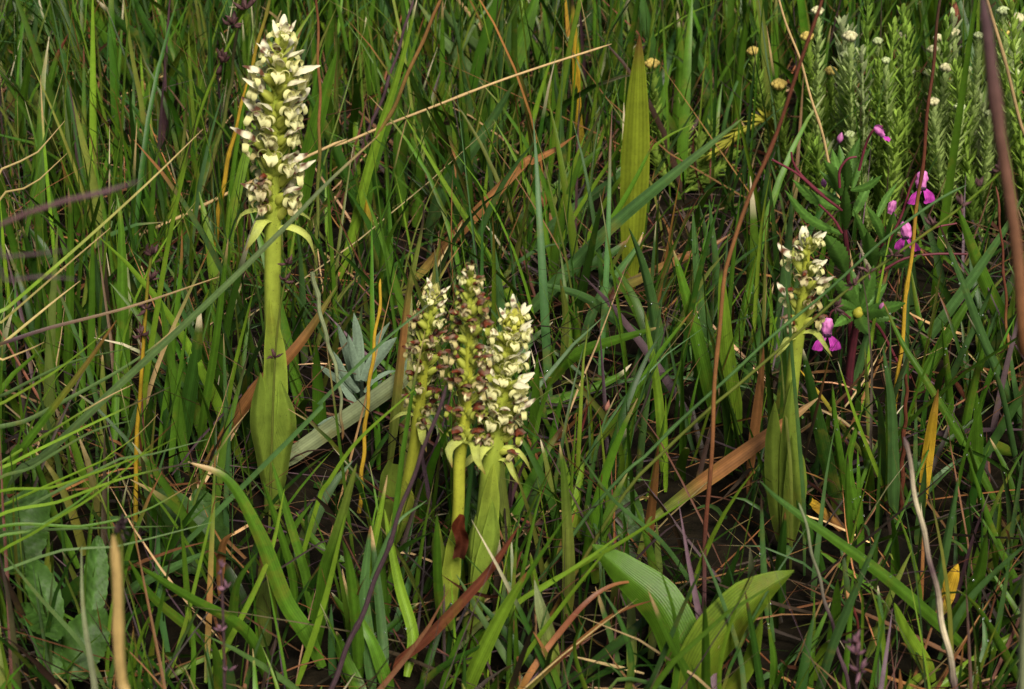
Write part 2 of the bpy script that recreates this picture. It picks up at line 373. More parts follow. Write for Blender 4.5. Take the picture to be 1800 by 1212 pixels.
TRACED = r"""
@ grass_tuft | grass tuft | Tall upright pale green grass blades beside the left edge, above the blurred purple stem
blade b 13 163,410 164,200 163,-20
blade g 10 153,400 148,217 147,80
blade gge 9 120,420 123,300 110,150
blade p 8 147,400 133,233 122,143
blade g 18 60,420 70,260 95,120 120,60
blade g 16 20,330 40,180 60,60
blade d 20 100,380 80,260 75,170
blade bs 6 -20,360 60,275 114,213 Y=-.2
blade bs 6 -20,400 60,325 118,270 Y=-.2
blade g 10 170,420 180,320 200,240
blade g 8 195,420 205,260 204,120
@ grass_tuft | grass tuft | Upright thin olive and green grass blades left of the tall orchid's flower spike
blade o 10 263,420 253,217 233,100 214,-20
blade b 6 257,260 252,180 247,87
blade g 9 217,330 253,180 307,50
blade g 11 335,260 318,140 300,77 270,-10
blade g 11 367,430 347,310 327,230
tube yyyo 9 375,460 385,370 402,277 422,200 450,90 480,-20
tube rok 8 345,430 352,360 383,250 403,167 417,40
blade p 6 273,420 280,240 290,110
blade ook 7 300,420 318,300 332,150
blade g 8 393,470 405,330 425,200 447,110
blade d 24 330,200 300,120 210,40 170,0
blade d 24 355,220 320,130 260,50 230,-20
blade g 14 420,130 350,60 330,-20
blade g 20 250,160 200,90 150,-10
@ grass_tuft | grass tuft | Dense upright green grass blades growing below the blurred purple stem at far left
blade g 16 118,690 122,540 124,400 120,330
blade g 13 158,700 162,520 163,400
blade g 22 220,740 217,600 213,404 205,340
blade d 17 242,560 236,460 230,370
blade b 10 245,830 252,700 274,554 300,404 345,210
blade ssg 8 240,820 248,740 285,620 367,440
blade g 15 350,800 356,740 378,604 401,420
blade d 28 318,800 325,740 345,620 352,540
blade g 14 198,800 203,690 207,570
blade o 13 183,810 181,700 180,620
blade b 7 395,780 400,720 414,637 447,504
blade g 12 280,800 300,650 318,480 320,404
blade u 14 190,650 175,520 165,430
blade g 9 100,660 106,520 95,400
blade g 9 60,640 70,500 60,380
blade d 22 90,640 60,480 40,400
blade d 24 105,560 80,450 50,400
blade p 7 20,640 25,560 5,470
blade p 7 60,680 40,560 10,440
blade g 12 140,780 145,660 140,560
blade d 14 260,800 262,680 250,560
blade g 10 300,830 312,700 330,560
blade g 9 425,760 428,640 440,540
@ grass_tuft | grass tuft | Long thin bright blades arching up from the left edge over the upright grass
blade bbbs 7 -40,585 0,552 126,443 253,328 357,227 Y=-.33
blade bbs 5 -40,605 0,569 112,471 194,401 Y=-.33
blade bbs 8 -40,645 0,609 84,539 141,494 Y=-.34
blade ppps 8 -40,615 0,606 84,578 225,541 385,487 Y=-.34
blade bs 6 -40,648 0,634 56,612 77,602 Y=-.35
blade b 6 -40,745 0,712 100,651 201,571 Y=-.36
blade gggn 16 20,812 40,785 140,655 205,563 Y=-.34
blade vvve 14 30,830 73,804 187,697 367,530 503,397 577,320 667,237 Y=-.32
blade b 6 -40,840 0,815 167,711 234,676 Y=-.37
blade b 5 160,820 180,808 240,767 278,728 Y=-.34
blade v 6 180,822 247,804 367,772 Y=-.34
blade v 9 -40,720 0,700 120,640 240,610 Y=-.33
blade b 6 -40,860 20,815 130,760 300,680 Y=-.36
blade v 9 -40,790 60,735 230,640 330,560 Y=-.33
@ grass_tuft | grass tuft | Thin arching green blades sweeping across the bottom left corner above the round leaves
blade b 5 -40,900 100,855 235,806 310,770 Y=-.42
blade b 6 -40,940 110,880 220,840 360,808 Y=-.42
blade g 6 -40,950 150,925 250,900 345,848 Y=-.42
blade v 6 40,990 200,962 375,918 Y=-.43
blade v 4 -40,940 80,932 320,925 Y=-.42
blade g 6 -40,975 60,930 140,880 230,800 Y=-.42
blade b 5 -40,1010 70,930 180,860 310,740 Y=-.42
blade g 14 137,1000 97,918 60,808 36,750
blade v 6 -30,880 60,820 160,760 230,740 Y=-.40
@ grass_tuft | grass tuft | Wide ribbed green blades forking from one shoot below the tall orchid
blade g 30 567,1175 535,1110 500,1055 455,940 400,845 330,812
blade ggo 26 556,1145 566,1060 574,1000 590,950 627,815
blade g 17 549,1090 540,1020 510,918 478,812
blade g 14 523,1080 512,1000 483,908 462,845
blade g 20 470,1200 430,1110 330,1050 235,990
blade b 11 520,1212 570,1060 607,905
blade g 17 390,1160 405,1100 417,1025 452,972
blade b 10 360,1200 400,1130 470,985 500,860
blade g 16 640,1010 560,960 520,900
@ grass_tuft | grass tuft | Leafy cluster of short broad blades just left of the three orchids' bases
blade g 22 632,1200 628,1120 614,1000 602,950
blade u 22 655,1225 648,1130 640,1040 651,925
blade u 18 676,1200 672,1120 662,1020 652,925
blade b 15 630,1140 645,1010 664,920 681,835
blade b 20 715,1190 727,1118 702,1025 676,895
blade d 16 600,1190 640,1140 690,1100 737,1060
blade g 17 632,1160 618,1100 582,1041
blade g 24 690,1230 660,1140 640,1100 620,1060
blade g 26 640,1240 600,1150 590,1110
blade d 14 740,1200 770,1110 800,1050
blade u 10 600,1200 640,1060 690,930 750,880
@ grass_tuft | grass tuft | Bright broad blades bending in front of the three orchids' bases at the bottom
blade b 28 812,1240 830,1185 876,1090 926,1006
blade u 20 985,1240 960,1200 890,1115 835,1050
blade v 13 935,1235 918,1203 872,1129 802,1010
blade g 10 840,1190 900,1060 1000,900
blade g 12 770,1230 800,1140 830,1080
blade d 12 720,1240 770,1180 880,1120
blade b 8 880,1240 920,1160 1000,1050 1080,950
blade g 18 780,1120 770,1030 768,900
blade g 9 865,1000 882,900 895,800 900,700
@ grass_shoot | grass shoot | Upright olive grass shoot with three stiff tips left of the broad leaf pair
blade oog 22 996,1105 1000,985 993,850 984,780
blade o 13 982,960 966,840 950,772
blade b 16 998,960 1014,883 1030,795
blade oonn 12 950,1020 970,985 994,945 1013,895
@ grass_shoot | grass shoot | Yellowing broken grass leaf with a brown tear at bottom centre
lance ooe 30 975,1240 968,1130 950,1060 940,1020
blade b 14 955,1100 942,1030 932,972
@ grass_shoot | grass shoot | Bright green blade rising from a tan dried sheath right of the fresh orchid
blade nnn 17 1134,982 1147,872 1157,780
blade b 17 1166,830 1158,705 1133,547
blade o 10 1120,1000 1135,930 1150,900
@ single_grass_leaf | grass blade | Long narrow green blade slanting up behind the fresh white orchid towards the dewy blades
blade g 11 1000,845 1090,730 1153,630 1218,545
@ dead_grass_leaf | dead leaf | Orange brown dead grass leaf lying diagonally with its thin tip under the small right orchid
lance oonnnns 28 1140,920 1160,900 1245,838 1350,764 1438,700
@ grass_tuft | grass tuft | Broad green blades beaded with dew between the orchids and the red brown stem
blade b 30 1300,765 1296,740 1278,604 1267,464
blade g 27 1262,745 1250,697 1221,577 1184,440
blade u 19 1256,660 1247,590 1230,500 1218,370
blade u 13 1270,600 1262,500 1246,350
blade g 15 1290,640 1296,600 1315,510 1332,437
blade d 13 1345,640 1335,560 1316,480
blade g 14 1235,720 1225,650 1215,560
blade d 13 1300,700 1330,600 1360,500
blade u 12 1335,460 1350,300 1370,240
@ grass_tuft | grass tuft | Wide blue green blades arching to the upper right behind the fresh orchid
blade uuuv 24 900,570 930,545 1060,410 1173,313 1309,205
blade u 28 925,560 1000,490 1073,447 1103,422
blade g 28 900,420 937,370 997,320 1058,258
blade u 20 930,450 980,390 1100,300 1149,245
blade u 20 1170,630 1080,560 1020,520 930,495
blade b 8 1010,470 1080,330 1160,250 1225,215
blade b 7 960,480 1010,380 1075,280 1140,180
blade g 12 1000,560 1030,470 1110,330 1155,240
blade u 16 1020,620 1050,530 1115,440 1130,410
blade g 24 905,690 960,670 1020,620 1160,575
blade g 20 915,740 1000,700 1080,665 1110,640
blade u 22 1170,700 1150,560 1130,470 1105,400
blade o 10 1040,580 1060,500 1110,410
blade g 12 1015,640 1010,570 985,520
blade o 14 990,660 995,560 985,490
blade u 10 1345,590 1250,580 1180,575 1060,560
@ grass_tuft | grass tuft | Broad pale green blades leaning right at the top behind the tall orchid
blade g 40 845,260 870,180 915,67 950,-30
blade u 25 748,420 757,390 783,327 850,233 905,145
blade v 24 905,210 883,180 817,110 735,5
blade v 24 940,190 890,130 800,50 770,0
blade v 14 880,60 960,10 1010,-30
blade g 20 712,400 698,267 704,190
blade d 15 680,440 665,340 640,240
blade b 17 595,500 623,400 640,325 664,240 698,133 735,-10
blade g 35 515,440 530,340 555,225 592,90
blade d 21 640,400 617,333 583,250 533,150
blade g 11 640,420 655,310 690,200 745,30
blade g 18 730,400 740,300 720,230
blade d 16 480,160 500,60 495,-20
blade g 18 600,170 580,90 585,-20
blade g 18 660,200 645,80 660,-20
blade d 20 840,180 860,80 870,-20
blade g 12 770,270 777,160 778,0
blade g 10 810,330 800,250 790,150
blade g 12 740,300 780,190 820,60
blade g 30 830,90 800,30 780,-30
blade g 8 790,300 850,170 880,70
blade u 18 855,300 870,250 890,200
blade g 10 600,330 590,200 560,130
@ grass_tuft | grass tuft | Green and blue grass blades at the top on both sides of the strap leaf
blade g 14 985,260 975,120 950,-20
blade g 12 1065,200 1050,100 1045,-20
blade u 12 1095,250 1090,100 1092,-20
blade g 20 1190,250 1195,120 1190,20
blade d 18 1250,250 1240,130 1190,20
blade g 16 1290,240 1300,110 1320,-10
blade g 14 1260,200 1280,100 1275,-10
blade g 8 1150,120 1165,60 1180,0
blade d 16 930,270 940,180 980,60
blade g 22 970,200 955,110 930,60
blade u 14 1000,320 960,220 930,170
blade g 16 1120,60 1110,20 1060,-20
blade g 14 1235,170 1215,70 1200,-20
blade g 12 1330,200 1345,100 1340,-10
@ grass_stalk | grass stalk | Yellowed upright grass stalk with brown streaks at the top centre
blade oyyo 15 1029,290 1016,210 1012,100 1005,-20
blade ony 10 1014,200 1004,110 993,-20
@ strap_leaf | leaf | Broad yellow green strap leaf with a purple tip standing left of the pale everlasting stem
lance lllllllr 50 1107,520 1112,420 1118,260 1121,150 1124,62
@ grass_stalk | grass stalk | Long pale straw stalk crossing the top centre towards the upper right
tube s 6 570,262 593,257 683,217 783,180 897,137 1075,76 Y=.14
@ grass_stalk | grass stalk | Salmon coloured dry stalk leaning right at the top centre
tube on 9 640,330 663,245 697,177 779,-10 Y=.1
@ grass_stalk | grass stalk | Thin reddish vertical stalk just right of the tall orchid's flowers
tube ooonnr 7 553,520 557,400 562,200 556,-20
@ grass_stalk | grass stalk | Purple brown stalk slanting behind the salmon dry stalk
tube rpp 7 590,390 617,313 647,233 683,143 726,0
@ single_grass_leaf | grass blade | Olive yellow leaf with an orange tip on a yellow stem above the silvery herb
tube y 8 632,900 642,753 655,627 667,538 670,489
lance oooy 21 670,492 659,449 648,400 643,350
@ grass_stalk | grass stalk | Olive stalk streaked brown standing left of the three orchids
blade oonoo 15 683,830 700,660 717,515 740,404 746,345
blade d 20 672,600 679,504 704,460
@ dead_grass_leaf | dead leaf | Brown folded dead leaf slanting right of the tall orchid's sheath
lance onnno 22 440,700 510,625 552,569 592,503 Y=-.2
@ grass_stalk | grass stalk | Pale broken stalk bent over and hanging behind the lying pale blade
tube eeeen 8 550,478 568,571 595,671 602,775 Y=-.21
@ single_grass_leaf | grass blade | Slim grey blade slanting across the silvery herb to the leftmost of the three orchids
blade u 9 545,735 560,710 673,600 750,538 800,494 Y=-.33
@ single_grass_leaf | grass blade | Slim bright blade slanting from below the lying pale blade towards the orchids
blade b 8 560,880 575,852 629,775 733,681 Y=-.34
@ cut_grass_leaf | grass blade | Wide pale sage blade with a cut end lying beside the tall orchid
strap eeee 30 492,815 560,768 640,715 718,660 Y=-.19
@ dead_grass_leaf | dead leaf | Red brown rolled dead leaf slanting across the bottom right of the three orchids' stems
lance rrrrr 18 690,1172 740,1130 790,1080 850,1015 880,975 912,925 Y=-.43
@ grass_stalk | grass stalk | Smooth purple grey stalk curving up from the bottom to the leftmost of the three orchids
tube p 10 560,1260 590,1190 640,1070 690,940 725,840 760,750 785,680 Y=-.46
@ grass_stalk | grass stalk | Thick blurred tan stalk in the bottom left corner close to the camera
tube tttt 27 224,1290 217,1212 205,1040 198,945 Y=-.78
@ grass_stalk | grass stalk | Thick blurred purple stalk running down the upper right edge close to the camera
tube nnenp 28 1812,760 1800,640 1787,450 1775,330 1750,170 1722,-20 Y=-.78
@ grass_stalk | grass stalk | Blurred purple red stalk bending in from the left edge close to the camera
tube ppprp 13 -80,440 -20,405 60,372 140,350 215,336 250,322 Y=-.82
@ grass_stalk | grass stalk | Thin blurred brown stalk lowest of those entering at the left edge
tube pp 8 -60,520 0,500 50,490 140,494 Y=-.82
@ grass_stalk | grass stalk | Thin blurred orange stalk just under the thick purple red one at the left edge
tube rp 8 -60,470 0,450 50,445 120,438 Y=-.82
@ grass_stalk | grass stalk | Long dark red stalk running from the top edge down to the broad leaf pair
tube pprnnrr 9 1225,1290 1232,1150 1240,960 1247,830 1254,740 1262,600 1272,490 1292,425 1320,340 1352,265 1388,170 1450,-20 Y=-.38
@ grass_stalk | grass stalk | Straw coloured stalk falling from the top edge behind the serrated leaves
tube s 6 1497,470 1473,350 1450,255 1410,120 1362,-20 Y=.03
@ grass_stalk | grass stalk | Straw coloured stalk in the top right corner crossing the blurred purple stalk
tube s 8 1830,330 1800,232 1765,110 1732,-20 Y=-.3
@ grass_stalk | grass stalk | Slender stalk dark red above and yellow below beside the pink flowers
tube yyyrrk 8 1572,720 1578,665 1590,554 1601,450 1618,320 1636,150 1655,-20 Y=-.12
@ single_grass_leaf | grass blade | Long grey green blade slanting up to the pink plant, upper of the two crossing lines
tube u 7 1085,845 1130,804 1250,690 1350,600 1421,540 1560,416 1645,355 1700,328 Y=-.34
@ grass_tuft | grass tuft | Dark green blades rising behind the small right orchid's stem
blade d 26 1475,905 1466,869 1440,756 1410,610
blade g 14 1488,880 1480,840 1466,740 1462,670
blade g 15 1510,920 1502,880 1492,812 1514,725
blade b 7 1575,900 1558,863 1508,740 1473,635
blade u 9 1400,868 1430,855 1490,832 1562,808
blade ooy 8 1530,820 1493,768 1446,700 1406,650
blade u 7 1414,900 1405,770 1394,644 1386,540 1370,400 Y=-.3
blade o 6 1390,840 1380,720 1371,602 Y=-.3
blade g 16 1530,890 1525,820 1510,770
blade d 18 1450,1010 1420,930 1400,880
blade d 20 1375,1080 1372,1000 1380,900
blade u 12 1360,1130 1345,1030 1338,870
@ dead_grass_leaf | dead leaf | Upright brown withered leaf left of the small right orchid
lance nnnn 17 1315,870 1320,810 1334,700 1343,610
@ grass_tuft | grass tuft | Long blue green blades leaning left at the right edge below the pink flowers
blade g 15 1760,900 1710,804 1633,677 1587,604 1552,530
blade u 17 1800,780 1777,704 1733,604 1693,497 1650,390
blade g 27 1790,640 1767,571 1727,484 1682,360
blade u 19 1600,640 1623,604 1687,521 1767,404 1800,340
blade g 22 1610,700 1633,647 1687,554 1720,500
blade u 20 1572,920 1572,804 1568,704 1552,608
blade u 14 1495,710 1503,680 1533,564 1564,465
blade u 10 1795,840 1783,804 1753,670 1698,548
blade o 9 1540,840 1528,760 1520,610
blade u 12 1640,740 1665,680 1730,540 1745,500
blade g 22 1715,860 1720,760 1717,690
blade g 14 1690,780 1710,680 1740,560
blade u 12 1820,800 1790,700 1775,610
blade g 14 1670,800 1668,700 1655,560
blade g 10 1640,660 1615,560 1600,470
blade g 20 1780,800 1740,780 1700,770
blade u 16 1560,900 1610,880 1660,830 1700,800
blade o 12 1730,640 1720,590 1735,560
@ grass_stalk | grass stalk | Red and orange tinted thin stalk by the right edge under the blurred purple one
tube oonrrr 6 1775,760 1773,687 1770,570 1758,390 1750,330
@ grass_stalk | grass stalk | Red brown stubby stalk with a cut end right of the small orchid
tube r 9 1584,900 1587,804 1592,720 1594,655
@ single_grass_leaf | grass blade | Upright orange yellow grass blade with a dark edge at lower right
lance yyyyn 20 1618,920 1630,808 1640,737 1649,685
@ single_grass_leaf | grass blade | Short yellow pointed leaf with brown blotches at lower right
lance oyyy 28 1650,1085 1662,1050 1684,992
@ dead_grass_leaf | dead leaf | Orange dead leaf lying slanted below the small right orchid
strap ynny 16 1545,985 1533,968 1497,941 1427,881 Y=-.24
@ grass_tuft | grass tuft | Long blades crossing in the bottom right corner around the purple stalk
blade u 17 1430,1260 1440,1212 1467,1125 1549,930
blade gggu 22 1700,1150 1683,1125 1550,1008 1383,888 1335,845
blade u 17 1632,1110 1637,1075 1660,968 1685,835
blade g 27 1660,1130 1670,1105 1717,1021 1735,935
blade b 18 1610,1240 1650,1208 1733,1148 1830,1085
blade u 14 1545,1230 1547,1150 1550,1100 1543,1030
blade b 26 1640,1200 1627,1168 1592,1108 1572,1060
blade g 15 1800,1220 1767,1158 1720,1075 1680,1035
blade g 13 1830,1090 1800,1048 1750,948 1700,800
blade g 11 1830,1180 1790,1080 1740,1000
blade u 12 1650,1160 1700,1060 1790,970 1820,950
blade b 14 1570,1250 1610,1195 1655,1175
blade g 12 1515,1000 1513,900 1508,790
blade g 14 1495,990 1490,880 1490,800
blade u 12 1690,1240 1730,1150 1728,1060
blade g 10 1480,1240 1490,1130 1500,1000
blade g 12 1400,1260 1420,1160 1460,1060
blade g 14 1360,1250 1362,1160 1350,1090
blade u 10 1330,1200 1400,1150 1420,1110
blade g 12 1560,1060 1500,1010 1430,960
blade g 10 1790,900 1770,830 1740,770
@ grass_stalk | grass stalk | Purple stalk with pale scraped patches leaning in the bottom right corner
tube ppwpwp 13 1690,1270 1680,1212 1643,1025 1610,875 1590,770 Y=-.47
@ grass_stalk | grass stalk | Thin purple grey stalk right of the broad leaf pair
tube ppe 8 1500,1240 1467,1118 1427,968 1406,885 Y=-.46
@ grass_tuft | grass tuft | Slim grey green blades crossing in front of the broad leaf pair
blade g 16 1218,1260 1215,1200 1175,1120 1140,1040 Y=-.48
blade u 10 1120,1250 1150,1190 1200,1070 1235,995 Y=-.48
blade g 18 1240,1260 1240,1150 1238,1050 Y=-.47
blade u 9 1310,1250 1300,1150 1260,1030 1225,950 Y=-.48
blade d 14 1345,1260 1330,1150 1310,1040 Y=-.47
blade b 9 860,1100 940,1040 1090,955 1222,870 Y=-.40
blade b 9 900,1070 960,1030 1050,970 1110,925 Y=-.42
blade u 8 1240,1070 1170,960 1080,880 1020,800 Y=-.36
blade b 8 1040,1250 1010,1150 1020,1100 Y=-.48
blade u 10 1130,1200 1060,1230 990,1245 Y=-.49
blade g 11 1170,1260 1190,1180 1185,1080 1160,1000 Y=-.5
blade b 8 1270,1270 1265,1180 1290,1080 1330,990 Y=-.5
blade d 14 1100,1240 1110,1160 1090,1090 1060,1040 Y=-.49
@ single_grass_leaf | grass blade | Rust red curved blade tip arching over the lower end of the left broad leaf
blade oornr 10 920,1225 960,1180 1040,1110 1090,1075 1150,1055 Y=-.46
blade ynrn 12 925,1195 970,1130 1030,1060 1080,1028 1135,1022 Y=-.46
@ dead_grass_leaf | dead leaf | Short rusty brown dead leaf at the top centre above the blue green blades
lance onnn 20 905,300 935,282 975,262 1012,238 Y=.1
@ dead_grass_leaf | dead leaf | Tan dead leaf lying between the dewy blades and the strap leaf
lance nonn 17 1180,462 1205,450 1245,436 1284,412 Y=.06
@ grass_tuft | grass tuft | Mixed green and brown streaked blades at bottom left beside the round leaves
blade onog 10 362,1200 366,1110 371,975 378,800
blade u 18 215,1060 227,1040 267,1015 371,967
blade g 17 380,1150 340,1110 267,1048 226,985
lance nn 15 386,1050 387,990 392,955 408,937
blade v 8 195,1230 147,1138 70,1050 8,975
blade op 11 40,1260 33,1208 20,1075 -2,965
blade pe 14 175,1260 166,1200 147,1075 143,960 Y=-.6
blade g 8 250,1212 275,1100 300,980
blade b 7 225,1230 245,1130 270,1070
blade g 9 335,1250 340,1140 330,1050
blade b 7 290,1212 330,1080 380,870
blade n 10 180,1195 240,1185 300,1160
blade b 12 300,1190 340,1165 420,1135
"""
def build_traced():
    cur = None
    parts = []
    def flush():
        if not cur: return
        name, cat, label = cur
        geos = [g for g in parts]
        root = geos[0][0][0][:3].copy()
        big = max(geos, key=lambda g: len(g[0][0]))
        base = np.mean([g[0][0][:1].mean(0) for g in geos], 0); base[2] = 0.0
        if len(geos) == 1:
            (V, F, uv, cc), kind = geos[0]
            o = mk(name, V, F, M_BLADE if kind != 'tube' else M_DRY, None, cc, uv, base)
            o.location = base.tolist()
            o["label"] = label; o["category"] = cat
        else:
            t = thing(name, label, cat, base)
            for (V, F, uv, cc), kind in geos:
                mk("stalk" if kind == 'tube' else "blade", V, F, M_BLADE if kind != 'tube' else M_DRY, t, cc, uv, base)
    for line in TRACED.strip().splitlines():
        line = line.strip()
        if not line: continue
        if line[0] == '@':
            flush(); parts = []
            cur = [s.strip() for s in line[1:].split('|')]
            cur[2] = cur[2][0].lower() + cur[2][1:]
            continue
        f = line.split()
        Y = None; pts = []
        for a in f[3:]:
            if a.startswith('Y='): Y = float(a[2:])
            else: pts.append(tuple(float(q) for q in a.split(',')))
        parts.append((trace_geo(f[1], float(f[2]), pts, f[0], Y), f[0]))
    flush()
build_traced()
# ------------------------------------------------------------------ orchids
MM = 0.001
def vnoise(V, f, seed):
    s = seed * 1.7
    return (np.sin(V[:, 0] * f + s) * np.sin(V[:, 1] * f * 1.3 + 2 * s) + np.sin(V[:, 2] * f * 1.1 + 3 * s + V[:, 0] * f * .7)) * 0.5

CREAM = np.array([.88, .83, .60]); LEM = np.array([.66, .66, .18]); BRN = np.array([.085, .018, .007]); TAN = np.array([.55, .42, .24]); OVG = np.array([.42, .46, .07])

def petal_sheet(line, widths, archs, n=9, kk=7):
    """Cupped sheet along a centre line in the flower's own X-Z plane (mm), arched across by archs radians."""
    L = spline(np.array([[p[0], 0, p[1]] for p in line], float), n)
    T = tangents(L); side = np.array([0, 1.0, 0]); Nn = np.cross(T, side)
    t = np.linspace(0, 1, n)
    w = np.interp(t, np.linspace(0, 1, len(widths)), widths)
    ar = np.interp(t, np.linspace(0, 1, len(archs)), archs)
    u = np.linspace(-1, 1, kk)
    ang = u[None, :] * ar[:, None]
    safe = np.where(np.abs(ar) < 1e-3, 1e-3, ar)[:, None]
    yy = w[:, None] * np.sin(ang) / safe
    zz = w[:, None] * (1 - np.cos(ang)) / safe
    V = L[:, None, :] + yy[..., None] * side + zz[..., None] * Nn[:, None, :]
    uv = np.stack(np.broadcast_arrays((u * .5 + .5)[None, :], t[:, None]), -1)
    return V.reshape(-1, 3), grid_faces(n, kk), uv.reshape(-1, 2), t

def flower_meshes(stage, var):
    r = np.random.default_rng(stage * 10 + var + 3)
    j = lambda a=.15: 1 + r.uniform(-a, a)
    # ovary: ribbed green yellow, from the stem up and out
    P = spline(np.array([[0, 0, 0], [2.2, r.uniform(-.5, .5), 3.0], [5.0, 0, 5.0]]), 7)
    V, F, uv = tube(P, np.array([1.1, 1.8, 2.1, 2.1, 1.9, 1.5, 1.0]), 9)
    ov = [(V, F, uv, OVG * (1 + .25 * np.sin(uv[:, :1] * 6.28 * 3)))]
    # the two side sepals curl outwards into small loops
    for s in (-1, 1):
        a = np.linspace(0, 4.1 * j(.12), 10)
        R = 2.1 * np.linspace(1.0, .75, 10)
        cx, cy, cz = 6.7, s * 2.9, 3.5
        P = np.stack([cx + 1.6 - .7 * np.sin(a) * .6, cy + s * (-R * np.cos(a)) * 1.05, cz + R * np.sin(a) * 1.05], 1)
        V, F, uv = ribbon(P, np.interp(np.linspace(0, 1, 10), [0, .3, .8, 1], [1.4, 2.6, 2.2, .5]), np.tile([1.0, 0, .25], (10, 1)), 3, fold=-.25)
        c = CREAM * .35 + LEM * .65
        if stage == 2: c = TAN * .6 + LEM * .35
        if stage == 3: c = OVG * .8
        ov.append((V, F, uv, c * r.uniform(.85, 1.1)))
    V, F, uv, c = join(ov)
    o_me = mk("flower", V * MM, F, M_PETAL, None, c, uv, link=False)
    # hood: arched helmet that runs out to a blunt raised tip
    up = r.uniform(-.6, 1.4)
    if stage < 2:
        V, F, uv, t = petal_sheet([(3.6, 5.2), (5.6, 8.4), (8.8, 9.8), (12.4 * j(.06), 11.0 + up)], [1.6, 3.5, 3.5, 2.6, .6], [-1.0, -1.25, -1.2, -1.0, -.6], 10, 9)
    elif stage == 2:
        V, F, uv, t = petal_sheet([(3.6, 5.2), (5.4, 7.6), (8.0, 8.0), (11.0 * j(.08), 7.8 + up)], [1.3, 2.6, 2.3, 1.9, .7], [-1.2, -1.9, -2.1, -1.8, -1.2], 10, 9)
    else:
        V, F, uv, t = petal_sheet([(3.6, 5.2), (5.2, 7.2), (7.4, 7.6), (10.6 * j(.1), 7.6 + up * .6)], [1.2, 3.2, 3.5, 2.9, 1.0], [-.8, -1.4, -1.0, -.6, .4], 10, 9)
    crumple = (.10, .22, .45, .75)[stage]
    V = V + crumple * np.stack([vnoise(V, 1.7, var + 1), vnoise(V, 2.1, var + 4), vnoise(V, 1.9, var + 7)], 1)
    tt = np.repeat(t, 9); uu = np.abs(uv[:, 0] * 2 - 1)
    c = CREAM * (1 - .15 * (1 - tt[:, None])) + LEM * .1 * (1 - tt[:, None])
    br = vnoise(V, .9, var + 11) * .5 + .5
    if stage == 0:
        f = np.clip((br - (.74 if var else .56)) * 5, 0, .85) * (tt < .8)
    elif stage == 1:
        f = np.clip((br - .42) * 4 + .3 * (tt > .8) , 0, .95)
    else:
        f = np.clip(.75 + br * .4, 0, 1)
        c = c * .6
    c = c * (1 - f[:, None]) + BRN * (1 + .8 * (br[:, None] - .4)) * f[:, None]
    hood = mk("hood", V * MM, F, M_PETAL if stage < 2 else M_WITHER, None, c, uv, link=False)
    # lip: broad rounded shelf, three lobed, rolled under
    sh = (1, .95, .9, .75)[stage]
    V, F, uv, t = petal_sheet([(4.3, 4.2), (6.9, 3.6), (8.8 * j(.05), 2.2), (8.7, .3), (7.3, -.6)], [1.3, 2.0, 3.2 * sh, 2.2 * sh, .8], [.7, .6, -.3, -.9, -1.2], 10, 9)
    V[:, 2] += .8 * np.cos(uv[:, 0] * 6.28 * 1.5) * (np.repeat(t, 9) > .35)
    V = V + (.12, .2, .3, .7)[stage] * np.stack([vnoise(V, 1.5, var + 2), vnoise(V, 1.8, var + 5), vnoise(V, 1.6, var + 8)], 1)
    tt = np.repeat(t, 9)
    c = (CREAM * .5 + LEM * .5)[None] * np.ones((len(V), 1))
    if stage == 1: c = c * .93
    if stage == 2: c = TAN * .45 + CREAM * .3 + LEM * .25 + 0 * c
    br = vnoise(V, 1.1, var + 17) * .5 + .5
    f = np.clip((br - (.9, .72, .62, .2)[stage]) * 4, 0, .9) + np.clip(.35 - tt, 0, 1) * (0.8, 1.4, 1.8, 2.0)[stage]
    f = np.clip(f, 0, .95)[:, None]
    c = c * (1 - f) + BRN * 1.2 * f
    lip = mk("lip", V * MM, F, M_PETAL if stage < 3 else M_WITHER, None, c, uv, link=False)
    return o_me, hood, lip

FLOWERS = [[flower_meshes(s, v) for v in range(4)] for s in range(4)]

def bract_mesh(var, droop):
    r = random.Random(40 + var + (10 if droop else 0))
    if droop:
        P = spline(np.array([[0, 0, 0], [5, r.uniform(-1, 1), 1.5], [11, r.uniform(-2, 2), -2], [14, r.uniform(-3, 3), -9]]), 9)
    else:
        P = spline(np.array([[0, 0, 0], [2.8, r.uniform(-.5, .5), 3], [5.6, r.uniform(-1, 1), 7], [7.8, r.uniform(-1.5, 1.5), 12]]), 9)
    t = np.linspace(0, 1, 9)
    W = np.interp(t, [0, .25, .6, 1], [3.4, 5.0, 4.0, .3])
    V, F, uv = ribbon(P, W, np.tile([0, 1.0, 0], (9, 1)), 5, fold=.35 if droop else -.3)
    c = np.array([.42, .47, .10])[None] * (1 + .2 * np.sin(uv[:, 1:] * 5 + var))
    if droop:
        f = np.clip((t - .8) * 5, 0, 1); f = np.repeat(f, 5)[:, None]; c = c * (1 - f) + C['n'] * f
    return mk("bract", V * MM, F, M_LEAF, None, c, uv, link=False)
BRACTS = [[bract_mesh(v, d) for v in range(3)] for d in (False, True)]

def frame_matrix(p, out, up, s):
    x = norm(out - np.dot(out, up) * up); z = up; y = np.cross(z, x)
    M = Matrix(((x[0] * s, y[0] * s, z[0] * s, p[0]), (x[1] * s, y[1] * s, z[1] * s, p[1]), (x[2] * s, y[2] * s, z[2] * s, p[2]), (0, 0, 0, 1)))
    return M

